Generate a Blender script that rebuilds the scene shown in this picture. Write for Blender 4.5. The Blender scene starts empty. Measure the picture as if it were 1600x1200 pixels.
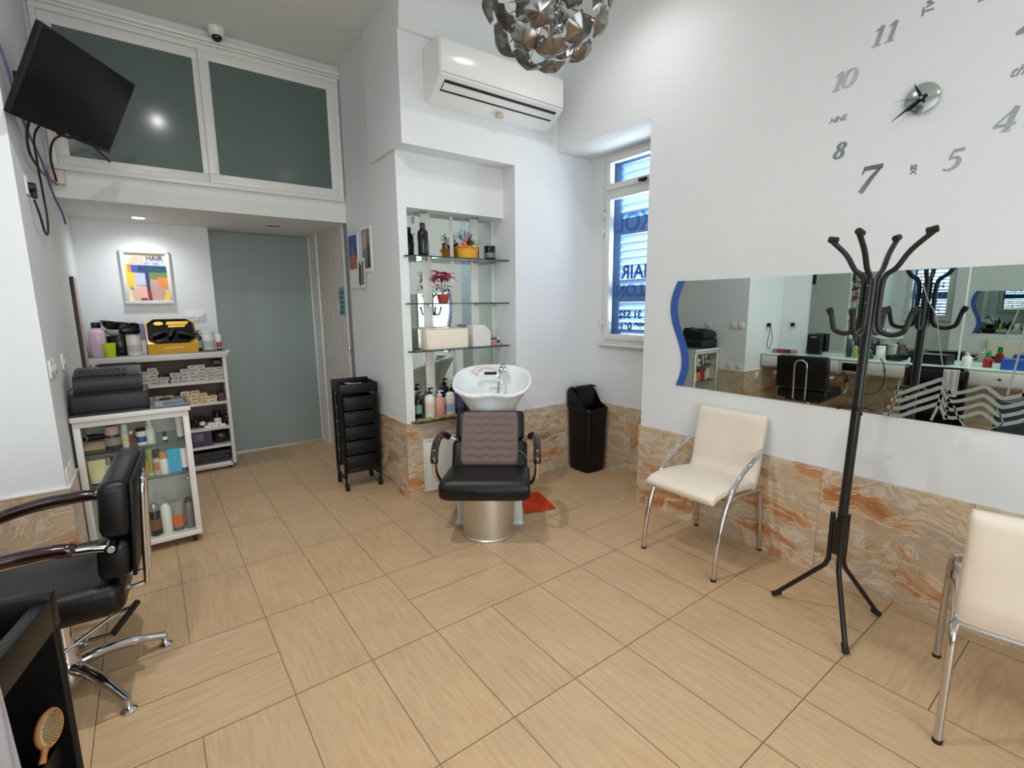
import bpy, bmesh, math, random
from mathutils import Vector, Matrix
from math import sin, cos, pi, radians, sqrt, atan2
random.seed(7)
SC = bpy.context.scene
COL = SC.collection

# ------------------------------------------------------------------ camera
F_PX = 760.0
YAW, PIT, ROL = radians(-36.66), radians(9.344), radians(0.547)
CAM_LOC = Vector((0, 0, 1.47))
def cam_axes():
    Rz = Matrix.Rotation(YAW, 3, 'Z')
    fwd = Rz @ Vector((0, cos(PIT), -sin(PIT)))
    right = Rz @ Vector((1, 0, 0))
    down = fwd.cross(right)
    r2 = right * cos(ROL) + down * sin(ROL)
    d2 = -right * sin(ROL) + down * cos(ROL)
    return r2, d2, fwd
_r, _d, _f = cam_axes()
cam_data = bpy.data.cameras.new('camera')
cam_data.sensor_width = 36.0
cam_data.sensor_fit = 'HORIZONTAL'
cam_data.lens = F_PX / 1600 * 36
cam_data.clip_start = 0.02
cam = bpy.data.objects.new('camera', cam_data)
COL.objects.link(cam)
m = Matrix.Identity(4)
for i in range(3):
    m[i][0] = _r[i]; m[i][1] = -_d[i]; m[i][2] = -_f[i]; m[i][3] = CAM_LOC[i]
cam.matrix_world = m
SC.camera = cam

# ------------------------------------------------------------------ world, daylight, exposure
SC.view_settings.view_transform = 'Standard'
SC.view_settings.look = 'None'
SC.view_settings.gamma = 1.0
SC.view_settings.use_curve_mapping = False
SC.view_settings.exposure = 0.98
world = bpy.data.worlds.new('daylight')
SC.world = world
world.use_nodes = True
bg = world.node_tree.nodes['Background']
bg.inputs['Color'].default_value = (0.80, 0.90, 1.0, 1)
bg.inputs['Strength'].default_value = 0.65

def area_light(name, loc, rot, sx, sy, power, color):
    l = bpy.data.lights.new(name, 'AREA')
    l.shape = 'RECTANGLE'; l.size = sx; l.size_y = sy
    l.energy = power; l.color = color
    o = bpy.data.objects.new(name, l); COL.objects.link(o)
    o.location = loc; o.rotation_euler = rot
    o['kind'] = 'helper'
    return o
# daylight through the glazed shop front behind the camera and through the shuttered window
area_light('shopfront_daylight', (0.35, -1.82, 1.45), (radians(90), 0, 0), 2.1, 2.5, 38, (0.90, 0.955, 1.0))
area_light('window_daylight', (3.60, 2.62, 1.95), (0, radians(90), 0), 1.5, 0.7, 30, (0.95, 0.97, 1.0))

# ------------------------------------------------------------------ materials
def lin(c):
    return tuple(((x / 255) / 12.92 if x / 255 <= 0.04045 else ((x / 255 + 0.055) / 1.055) ** 2.4) for x in c)
MATS = {}
def M(name, rgb, rough=0.5, metal=0.0, spec=0.5, coat=0.0, bump=0.0, bscale=60.0, var=0.0, vscale=4.0, alpha=None):
    if name in MATS: return MATS[name]
    mt = bpy.data.materials.new(name); mt.use_nodes = True
    nt = mt.node_tree; b = nt.nodes['Principled BSDF']
    col = lin(rgb)
    b.inputs['Base Color'].default_value = (*col, 1)
    b.inputs['Roughness'].default_value = rough
    b.inputs['Metallic'].default_value = metal
    b.inputs['Specular IOR Level'].default_value = spec
    if coat: b.inputs['Coat Weight'].default_value = coat; b.inputs['Coat Roughness'].default_value = 0.08
    tc = nt.nodes.new('ShaderNodeTexCoord')
    n = nt.nodes.new('ShaderNodeTexNoise'); n.inputs['Scale'].default_value = vscale; n.inputs['Detail'].default_value = 5
    nt.links.new(tc.outputs['Object'], n.inputs['Vector'])
    r = nt.nodes.new('ShaderNodeMapRange')
    v = var if var else 0.03
    r.inputs['To Min'].default_value = 1 - v; r.inputs['To Max'].default_value = 1 + v
    nt.links.new(n.outputs['Fac'], r.inputs['Value'])
    mx = nt.nodes.new('ShaderNodeVectorMath'); mx.operation = 'SCALE'
    mx.inputs[0].default_value = col
    nt.links.new(r.outputs['Result'], mx.inputs['Scale'])
    nt.links.new(mx.outputs['Vector'], b.inputs['Base Color'])
    if bump:
        n2 = nt.nodes.new('ShaderNodeTexNoise'); n2.inputs['Scale'].default_value = bscale; n2.inputs['Detail'].default_value = 4
        nt.links.new(tc.outputs['Object'], n2.inputs['Vector'])
        bp = nt.nodes.new('ShaderNodeBump'); bp.inputs['Strength'].default_value = bump; bp.inputs['Distance'].default_value = 0.004
        nt.links.new(n2.outputs['Fac'], bp.inputs['Height'])
        nt.links.new(bp.outputs['Normal'], b.inputs['Normal'])
    MATS[name] = mt
    return mt
def glass_mat(name, tint, ior=1.45, rough=0.0, fac=None):
    if name in MATS: return MATS[name]
    mt = bpy.data.materials.new(name); mt.use_nodes = True
    nt = mt.node_tree; nt.nodes.clear()
    out = nt.nodes.new('ShaderNodeOutputMaterial')
    tr = nt.nodes.new('ShaderNodeBsdfTransparent'); tr.inputs['Color'].default_value = (*tint, 1)
    gl = nt.nodes.new('ShaderNodeBsdfGlossy'); gl.inputs['Roughness'].default_value = rough
    lw = nt.nodes.new('ShaderNodeLayerWeight'); lw.inputs['Blend'].default_value = 0.5
    pw = nt.nodes.new('ShaderNodeMath'); pw.operation = 'POWER'; pw.inputs[1].default_value = 5.0
    nt.links.new(lw.outputs['Facing'], pw.inputs[0])
    fr = nt.nodes.new('ShaderNodeMath'); fr.operation = 'MULTIPLY_ADD'
    f0 = ((ior-1)/(ior+1))**2; fr.inputs[1].default_value = 0.9-f0; fr.inputs[2].default_value = f0
    nt.links.new(pw.outputs[0], fr.inputs[0])
    mx = nt.nodes.new('ShaderNodeMixShader')
    nt.links.new(fr.outputs[0], mx.inputs[0])
    nt.links.new(tr.outputs[0], mx.inputs[1]); nt.links.new(gl.outputs[0], mx.inputs[2])
    nt.links.new(mx.outputs[0], out.inputs[0])
    MATS[name] = mt
    return mt
def vinyl_mat(name, tint):
    mt = glass_mat(name, tint, 1.2, 0.4); return mt
def emit_mat(name, rgb, strength):
    if name in MATS: return MATS[name]
    mt = bpy.data.materials.new(name); mt.use_nodes = True
    b = mt.node_tree.nodes['Principled BSDF']
    b.inputs['Base Color'].default_value = (*lin(rgb), 1)
    b.inputs['Emission Color'].default_value = (*lin(rgb), 1)
    b.inputs['Emission Strength'].default_value = strength
    MATS[name] = mt
    return mt
def ramp_node(nt, stops):
    cr = nt.nodes.new('ShaderNodeValToRGB')
    e = cr.color_ramp.elements
    while len(e) > 1: e.remove(e[-1])
    for i, (p, c) in enumerate(stops):
        k = e[0] if i == 0 else e.new(p)
        k.position = p; k.color = (*lin(c), 1)
    return cr

def floor_mat():
    mt = bpy.data.materials.new('floor_tile'); mt.use_nodes = True
    nt = mt.node_tree; b = nt.nodes['Principled BSDF']
    uv = nt.nodes.new('ShaderNodeUVMap'); uv.uv_map = 'UVMap'
    mp = nt.nodes.new('ShaderNodeMapping'); mp.inputs['Scale'].default_value = (2.2, 22.0, 1)
    nt.links.new(uv.outputs[0], mp.inputs[0])
    n = nt.nodes.new('ShaderNodeTexNoise'); n.inputs['Scale'].default_value = 2.6; n.inputs['Detail'].default_value = 8; n.inputs['Roughness'].default_value = 0.62; n.inputs['Distortion'].default_value = 0.25
    nt.links.new(mp.outputs[0], n.inputs['Vector'])
    cr = ramp_node(nt, [(0.22, (180, 148, 112)), (0.45, (190, 159, 123)), (0.58, (195, 165, 129)), (0.80, (203, 175, 141))])
    nt.links.new(n.outputs['Fac'], cr.inputs[0])
    n2 = nt.nodes.new('ShaderNodeTexNoise'); n2.inputs['Scale'].default_value = 3.0; n2.inputs['Detail'].default_value = 3
    nt.links.new(uv.outputs[0], n2.inputs['Vector'])
    r = nt.nodes.new('ShaderNodeMapRange'); r.inputs['To Min'].default_value = 0.88; r.inputs['To Max'].default_value = 1.10
    nt.links.new(n2.outputs['Fac'], r.inputs['Value'])
    sc = nt.nodes.new('ShaderNodeVectorMath'); sc.operation = 'SCALE'
    nt.links.new(cr.outputs[0], sc.inputs[0]); nt.links.new(r.outputs[0], sc.inputs['Scale'])
    nt.links.new(sc.outputs[0], b.inputs['Base Color'])
    b.inputs['Roughness'].default_value = 0.38
    b.inputs['Specular IOR Level'].default_value = 0.4
    bp = nt.nodes.new('ShaderNodeBump'); bp.inputs['Strength'].default_value = 0.08; bp.inputs['Distance'].default_value = 0.002
    nt.links.new(n.outputs['Fac'], bp.inputs['Height']); nt.links.new(bp.outputs[0], b.inputs['Normal'])
    return mt
def marble_mat():
    mt = bpy.data.materials.new('brown_onyx_tile'); mt.use_nodes = True
    nt = mt.node_tree; b = nt.nodes['Principled BSDF']; N = nt.nodes.new; K = nt.links.new
    uv = N('ShaderNodeUVMap'); uv.uv_map = 'UVMap'
    w = N('ShaderNodeTexNoise'); w.inputs['Scale'].default_value = 2.2; w.inputs['Detail'].default_value = 4
    K(uv.outputs[0], w.inputs['Vector'])
    sc = N('ShaderNodeVectorMath'); sc.operation = 'MULTIPLY_ADD'; sc.inputs[1].default_value = (0.55, 0.28, 0)
    K(w.outputs['Color'], sc.inputs[0]); K(uv.outputs[0], sc.inputs[2])
    mp = N('ShaderNodeMapping'); mp.inputs['Scale'].default_value = (1.0, 2.6, 1); mp.inputs['Rotation'].default_value = (0, 0, 0.28)
    K(sc.outputs[0], mp.inputs[0])
    n = N('ShaderNodeTexNoise'); n.inputs['Scale'].default_value = 1.7; n.inputs['Detail'].default_value = 9; n.inputs['Roughness'].default_value = 0.62; n.inputs['Distortion'].default_value = 0.35
    K(mp.outputs[0], n.inputs['Vector'])
    cr = ramp_node(nt, [(0.28, (150, 118, 88)), (0.38, (186, 154, 120)), (0.45, (204, 182, 152)), (0.50, (184, 166, 146)), (0.55, (200, 172, 138)), (0.60, (190, 138, 92)), (0.66, (176, 112, 66)), (0.74, (198, 152, 108))])
    K(n.outputs['Fac'], cr.inputs[0])
    def vein(scale, dist, lo, hi, col, amt, src):
        v = N('ShaderNodeTexNoise'); v.inputs['Scale'].default_value = scale; v.inputs['Detail'].default_value = 9; v.inputs['Roughness'].default_value = 0.68; v.inputs['Distortion'].default_value = dist
        K(mp.outputs[0], v.inputs['Vector'])
        c = ramp_node(nt, [(lo, (0, 0, 0)), ((lo+hi)/2, (255, 255, 255)), (hi, (0, 0, 0))]); K(v.outputs['Fac'], c.inputs[0])
        f = N('ShaderNodeMath'); f.operation = 'MULTIPLY'; f.inputs[1].default_value = amt; K(c.outputs[0], f.inputs[0])
        mx = N('ShaderNodeMixRGB'); mx.inputs[2].default_value = (*lin(col), 1)
        K(f.outputs[0], mx.inputs[0]); K(src, mx.inputs[1]); return mx.outputs[0]
    o = vein(2.4, 0.8, 0.47, 0.53, (226, 214, 196), 0.75, cr.outputs[0])
    o = vein(3.1, 1.2, 0.40, 0.43, (120, 92, 68), 0.55, o)
    K(o, b.inputs['Base Color'])
    b.inputs['Roughness'].default_value = 0.25
    return mt
def pattern_wall_mat():
    mt = bpy.data.materials.new('embossed_wallpaper'); mt.use_nodes = True
    nt = mt.node_tree; b = nt.nodes['Principled BSDF']
    b.inputs['Base Color'].default_value = (*lin((208, 203, 197)), 1); b.inputs['Roughness'].default_value = 0.6
    tc = nt.nodes.new('ShaderNodeTexCoord')
    hs = []
    for sgn in (1, -1):
        mp = nt.nodes.new('ShaderNodeMapping'); mp.inputs['Rotation'].default_value = (radians(58 * sgn), 0, 0)
        nt.links.new(tc.outputs['Object'], mp.inputs[0])
        w = nt.nodes.new('ShaderNodeTexWave'); w.bands_direction = 'Z'; w.inputs['Scale'].default_value = 2.6; w.inputs['Distortion'].default_value = 0.5
        nt.links.new(mp.outputs[0], w.inputs['Vector']); hs.append(w)
    ad = nt.nodes.new('ShaderNodeMath'); ad.operation = 'MAXIMUM'
    nt.links.new(hs[0].outputs['Fac'], ad.inputs[0]); nt.links.new(hs[1].outputs['Fac'], ad.inputs[1])
    bp = nt.nodes.new('ShaderNodeBump'); bp.inputs['Strength'].default_value = 0.4; bp.inputs['Distance'].default_value = 0.012
    nt.links.new(ad.outputs[0], bp.inputs['Height']); nt.links.new(bp.outputs[0], b.inputs['Normal'])
    return mt

WHITE = M('white_wall_paint', (226, 229, 230), 0.6, bump=0.03, bscale=30, var=0.012, vscale=1.5)
CEIL = M('ceiling_paint', (222, 224, 221), 0.7, var=0.012, vscale=1.2)
FLOOR = floor_mat(); MARBLE = marble_mat(); PATTERN = pattern_wall_mat()
GROUT = M('floor_grout', (126, 108, 88), 0.8, bump=0.2, bscale=200)
DGROUT = M('dado_grout', (150, 130, 108), 0.8)
PVC = M('white_pvc', (226, 224, 220), 0.28)
WOODW = M('white_melamine', (214, 210, 204), 0.35)
GREYIN = M('grey_melamine', (230, 230, 222), 0.45)
BLACKL = M('black_leather', (11,12,14), 0.36, spec=0.35, bump=0.25, bscale=220)
BLACKP = M('black_plastic', (7,7,8), 0.42, spec=0.3, bump=0.05, bscale=300)
BLACKM = M('black_powder_metal', (18, 18, 18), 0.36)
GLOSSB = M('gloss_black', (10, 10, 12), 0.08)
CHROME = M('chrome', (205, 205, 208), 0.09, 1.0)
STEEL = M('satin_steel', (212, 209, 205), 0.4, 1.0)
SCHROME = M('satin_chrome', (222, 222, 222), 0.22, 1.0)
CREAM = M('cream_leather', (226, 214, 198), 0.42, bump=0.12, bscale=180)
WOODR = M('dark_red_wood', (42, 13, 15), 0.12, coat=0.6, var=0.25, vscale=9)
PORC = M('white_porcelain', (236, 240, 240), 0.08, coat=0.5)
MIRROR = M('mirror_silver', (212, 222, 217), 0.0, 1.0)
GLASS = glass_mat('clear_glass', (0.86, 0.93, 0.90))
GLASSE = M('glass_edge_green', (28, 62, 56), 0.15)
WINGL = glass_mat('window_glass', (0.93, 0.96, 0.97))
RUBBER = M('black_rubber', (20, 20, 20), 0.7)
PAPER = M('white_paper', (236, 235, 232), 0.6)
DARKIN = M('dark_slot', (8, 8, 8), 0.6)

# ------------------------------------------------------------------ mesh builder
class B:
    def __init__(s): s.bm = bmesh.new(); s.mi = 0; s.uvl = None
    def _new(s, verts): return [s.bm.verts.new(v) for v in verts]
    def face(s, vs):
        try:
            f = s.bm.faces.new(vs); f.material_index = s.mi; return f
        except ValueError: return None
    def poly(s, pts): return s.face(s._new(pts))
    def box(s, lo, hi, bev=0.0, seg=2, T=None):
        x0, y0, z0 = lo; x1, y1, z1 = hi
        v = s._new([(x0,y0,z0),(x1,y0,z0),(x1,y1,z0),(x0,y1,z0),(x0,y0,z1),(x1,y0,z1),(x1,y1,z1),(x0,y1,z1)])
        fs = [s.face([v[i] for i in q]) for q in ((3,2,1,0),(4,5,6,7),(0,1,5,4),(1,2,6,5),(2,3,7,6),(3,0,4,7))]
        allv = v
        if bev > 0:
            ed = list({e for f in fs for e in f.edges})
            r = bmesh.ops.bevel(s.bm, geom=ed, offset=bev, segments=seg, affect='EDGES', profile=0.5)
            for f in r['faces']: f.material_index = s.mi
            allv = list({q for f in r['faces'] for q in f.verts} | {q for q in v if q.is_valid})
        if T is not None: bmesh.ops.transform(s.bm, matrix=T, verts=allv)
        return s
    def prism(s, pts, axis, a, b):
        def P(p, t):
            u, v = p
            return {'x': (t,u,v), 'y': (u,t,v), 'z': (u,v,t)}[axis]
        A = s._new([P(p,a) for p in pts]); Bv = s._new([P(p,b) for p in pts]); n = len(pts)
        s.face(A[::-1]); s.face(Bv)
        for i in range(n): s.face([A[i],A[(i+1)%n],Bv[(i+1)%n],Bv[i]])
        return s
    def tube(s, pts, r, seg=10, closed=False):
        pts = [Vector(p) for p in pts]; n = len(pts)
        rs = r if isinstance(r, (list, tuple)) else [r]*n
        rings = []; up = None
        for i, p in enumerate(pts):
            if closed: t = (pts[(i+1)%n]-pts[i-1])
            elif i == 0: t = pts[1]-p
            elif i == n-1: t = p-pts[i-1]
            else: t = (pts[i+1]-p).normalized()+(p-pts[i-1]).normalized()
            if t.length < 1e-9: t = Vector((0,0,1))
            t.normalize()
            if up is None: up = Vector((0,0,1)) if abs(t.z) < 0.9 else Vector((1,0,0))
            a = (up - t*up.dot(t))
            if a.length < 1e-6: a = t.orthogonal()
            a.normalize(); b = t.cross(a); up = a
            rings.append(s._new([p + (a*cos(2*pi*k/seg)+b*sin(2*pi*k/seg))*rs[i] for k in range(seg)]))
        m_ = n if closed else n-1
        for i in range(m_):
            A = rings[i]; C = rings[(i+1)%n]
            for k in range(seg): s.face([A[k],A[(k+1)%seg],C[(k+1)%seg],C[k]])
        if not closed: s.face(rings[0][::-1]); s.face(rings[-1])
        return s
    def lathe(s, prof, c=(0,0,0), seg=24, T=None, sx=1.0, sy=1.0):
        rings = []
        for (r, z) in prof:
            if r < 1e-6: rings.append(s._new([(0,0,z)]))
            else: rings.append(s._new([(r*sx*cos(2*pi*k/seg), r*sy*sin(2*pi*k/seg), z) for k in range(seg)]))
        for A, C in zip(rings, rings[1:]):
            for k in range(seg):
                k2 = (k+1)%seg
                if len(A) == 1 and len(C) == 1: continue
                if len(A) == 1: s.face([A[0],C[k2],C[k]])
                elif len(C) == 1: s.face([A[k],A[k2],C[0]])
                else: s.face([A[k],A[k2],C[k2],C[k]])
        if len(rings[0]) > 1: s.face(rings[0][::-1])
        if len(rings[-1]) > 1: s.face(rings[-1])
        MT = Matrix.Translation(Vector(c))
        if T is not None: MT = MT @ T
        bmesh.ops.transform(s.bm, matrix=MT, verts=[v for R in rings for v in R])
        return s
    def cyl(s, p0, p1, r, r1=None, seg=20):
        p0 = Vector(p0); p1 = Vector(p1); d = p1-p0
        T = d.to_track_quat('Z','Y').to_matrix().to_4x4()
        return s.lathe([(r,0),(r if r1 is None else r1, d.length)], p0, seg, T)
    def ball(s, c, r, seg=16, rings=10):
        rx, ry, rz = r if isinstance(r, (list,tuple)) else (r,r,r)
        prof = [(sin(pi*i/rings) if 0 < i < rings else 0.0, -cos(pi*i/rings)) for i in range(rings+1)]
        return s.lathe(prof, c, seg, Matrix.Diagonal((rx,ry,rz,1)))
    def grid(s, fn, nu, nv, wrapu=False):
        V = [[s.bm.verts.new(fn(i/(nu if wrapu else nu-1), j/(nv-1))) for j in range(nv)] for i in range(nu)]
        for i in range(nu if wrapu else nu-1):
            for j in range(nv-1):
                s.face([V[i][j],V[(i+1)%nu][j],V[(i+1)%nu][j+1],V[i][j+1]])
        return V
    def ribbon(s, pts, ws, z0, z1):
        """flat stroke of varying width in the local xy plane, extruded z0..z1"""
        pts = [Vector((p[0],p[1],0)) for p in pts]; n = len(pts); L = []; R = []
        for i, p in enumerate(pts):
            t = pts[min(i+1,n-1)]-pts[max(i-1,0)]; t.normalize(); nn = Vector((-t.y,t.x,0))
            L.append(p+nn*ws[i]/2); R.append(p-nn*ws[i]/2)
        for i in range(n-1):
            q = [R[i],R[i+1],L[i+1],L[i]]
            lo = s._new([(v.x,v.y,z0) for v in q]); hi = s._new([(v.x,v.y,z1) for v in q])
            s.face(lo[::-1]); s.face(hi)
            for k in range(4): s.face([lo[k],lo[(k+1)%4],hi[(k+1)%4],hi[k]])
        return s
    def xf(s, T): bmesh.ops.transform(s.bm, matrix=T, verts=s.bm.verts[:]); return s

def mesh_obj(name, me, parent=None, world=False):
    o = bpy.data.objects.new(name, me); COL.objects.link(o)
    if parent is not None:
        if world:
            W = root_matrix(parent)
            me.transform(W.inverted())
        o.parent = parent
    return o
def root_matrix(o):
    m_ = o.matrix_basis.copy()
    while o.parent is not None:
        o = o.parent; m_ = o.matrix_basis @ m_
    return m_
def part(name, b, mats, parent=None, world=False, angle=38, label=None, kind=None, fixn=True, smooth=True):
    me = bpy.data.meshes.new(name)
    if fixn: bmesh.ops.recalc_face_normals(b.bm, faces=b.bm.faces[:])
    b.bm.to_mesh(me); b.bm.free()
    for m_ in (mats if isinstance(mats, (list,tuple)) else [mats]): me.materials.append(m_)
    if smooth:
        me.shade_smooth(); me.set_sharp_from_angle(angle=radians(angle))
    o = mesh_obj(name, me, parent, world)
    if label: o['label'] = label
    if kind: o['kind'] = kind
    return o
def tag(o, label, cat, group=None, kind=None):
    o['label'] = label; o['category'] = cat
    if group: o['group'] = group
    if kind: o['kind'] = kind
    return o
def thing(name, label, cat, loc=(0,0,0), rotz=0.0, group=None):
    o = bpy.data.objects.new(name, None); COL.objects.link(o)
    o.empty_display_size = 0.05
    o.matrix_basis = Matrix.Translation(Vector(loc)) @ Matrix.Rotation(rotz, 4, 'Z')
    return tag(o, label, cat, group)
def struct(name, b, mats, parent=None, world=False, **k):
    o = part(name, b, mats, parent, world, **k)
    if parent is None: o['kind'] = 'structure'
    return o
def copy_tree(o, parent=None):
    c = o.copy(); COL.objects.link(c)
    c.parent = parent
    for ch in [x for x in bpy.data.objects if x.parent == o]: copy_tree(ch, c)
    return c
def place(o, loc, rotz=0.0): o.matrix_basis = Matrix.Translation(Vector(loc)) @ Matrix.Rotation(rotz, 4, 'Z')
def text_mesh(txt, size, depth=0.001, shear=0.0, bold=0.0, T=None, align='CENTER', space=1.0):
    cu = bpy.data.curves.new('lettering', 'FONT')
    cu.body = txt; cu.size = size; cu.extrude = depth; cu.shear = shear; cu.offset = bold
    cu.align_x = align; cu.align_y = 'CENTER'; cu.space_character = space
    o = bpy.data.objects.new('lettering', cu); COL.objects.link(o)
    dg = bpy.context.evaluated_depsgraph_get()
    me = bpy.data.meshes.new_from_object(o.evaluated_get(dg))
    bpy.data.objects.remove(o); bpy.data.curves.remove(cu)
    me.materials.clear()
    if T is not None: me.transform(T)
    return me
def text_part(name, txt, size, mat, T, parent=None, world=False, **k):
    me = text_mesh(txt, size, T=T, **k); me.materials.append(mat)
    return mesh_obj(name, me, parent, world)
def frame(o, X, Y, Z=None):
    X = Vector(X).normalized(); Y = Vector(Y).normalized(); Z = X.cross(Y) if Z is None else Vector(Z)
    m_ = Matrix.Identity(4)
    for i in range(3): m_[i][0] = X[i]; m_[i][1] = Y[i]; m_[i][2] = Z[i]; m_[i][3] = o[i]
    return m_
def arc(c, r, a0, a1, n, plane='xz'):
    out = []
    for i in range(n+1):
        a = a0+(a1-a0)*i/n; u = r*cos(a); v = r*sin(a)
        out.append({'xz': (c[0]+u,c[1],c[2]+v), 'yz': (c[0],c[1]+u,c[2]+v), 'xy': (c[0]+u,c[1]+v,c[2])}[plane])
    return out
def smooth_path(pts, n=6):
    """Catmull-Rom through pts"""
    P = [Vector(p) for p in pts]; P = [P[0]*2-P[1]]+P+[P[-1]*2-P[-2]]; out = []
    for i in range(1, len(P)-2):
        for k in range(n):
            t = k/n; a, b, c, d = P[i-1:i+3]
            out.append(0.5*((2*b)+(c-a)*t+(2*a-5*b+4*c-d)*t*t+(3*b-a-3*c+d)*t**3))
    out.append(P[-2]); return out
# ------------------------------------------------------------------ the room
XW, YB, YN = 2.82, 3.15, 3.31          # right wall, back wall face, niche unit face
XL, XA = -1.28, -0.40                  # left wall, alcove left wall
XC, YP = 1.483, 4.39                   # column face, mezzanine partition
HC, HA, HS = 3.52, 3.41, 2.178         # main ceiling, alcove ceiling, low soffit
HD = 0.59                              # dado height

def build_floor():
    b = B(); uvl = b.bm.loops.layers.uv.new('UVMap')
    b.mi = 1; b.poly([(-1.5,-1.75,-0.0025),(3.5,-1.75,-0.0025),(3.5,5.7,-0.0025),(-1.5,5.7,-0.0025)]); b.mi = 0
    u, v, x0, y0 = 0.3028, 0.5906, 0.310, 0.642
    g = 0.0016
    def tile(xa, xb, ya, yb, along_y):
        ox, oy = random.uniform(0, 40), random.uniform(0, 40)
        lo = (max(xa+g,-1.5), max(ya+g,-1.75)); hi = (min(xb-g,3.5), min(yb-g,5.7))
        if lo[0] >= hi[0] or lo[1] >= hi[1]: return
        c = [(lo[0],lo[1]),(hi[0],lo[1]),(hi[0],hi[1]),(lo[0],hi[1])]
        f = b.poly([(p[0],p[1],0) for p in c])
        sgn = random.choice((-1,1))
        for lp, p in zip(f.loops, c):
            q = (p[1]-ya, p[0]-xa) if along_y else (p[0]-xa, p[1]-ya)
            lp[uvl].uv = (ox+q[0]*sgn, oy+q[1])
    for j in range(-5, 9):
        for i in range(-7, 12):
            xa, ya = x0+i*u, y0+j*v
            if j % 3 == 2 and i % 4 in (2, 3):
                if i % 4 == 2:
                    tile(xa, xa+2*u, ya, ya+v/2, False); tile(xa, xa+2*u, ya+v/2, ya+v, False)
            else: tile(xa, xa+u, ya, ya+v, True)
    struct('floor', b, [FLOOR, GROUT], fixn=False, smooth=False)
build_floor()

def dado(name, segs, t=0.012, cut=0.604):
    """marble slabs standing on the floor: segs = [(p0, p1, n)] with n the outward normal in plan"""
    b = B(); uvl = b.bm.loops.layers.uv.new('UVMap')
    for p0, p1, n in segs:
        p0 = Vector((*p0,0)); p1 = Vector((*p1,0)); n = Vector((*n,0)); d = p1-p0; L = d.length; d.normalize()
        s = 0.0
        while s < L-0.004:
            e = min(s+cut, L); ox, oy = random.uniform(0,30), random.uniform(0,30)
            a = p0+d*(s+0.0008); c = p0+d*(e-0.0008)
            pts = [a, c, c+n*t, a+n*t]
            lo = [b.bm.verts.new(p) for p in pts]; hi = [b.bm.verts.new(p+Vector((0,0,HD))) for p in pts]
            for q in ([lo[3],lo[2],hi[2],hi[3]],[lo[2],lo[1],hi[1],hi[2]],[lo[0],lo[3],hi[3],hi[0]],[hi[3],hi[2],hi[1],hi[0]]):
                f = b.face(q)
                for lp in f.loops:
                    w = lp.vert.co; k = (w-p0).dot(d)+(w-p0).dot(n)
                    lp[uvl].uv = (ox+k, oy+w.z)
            s = e
    return struct(name, b, MARBLE, smooth=False)

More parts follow.
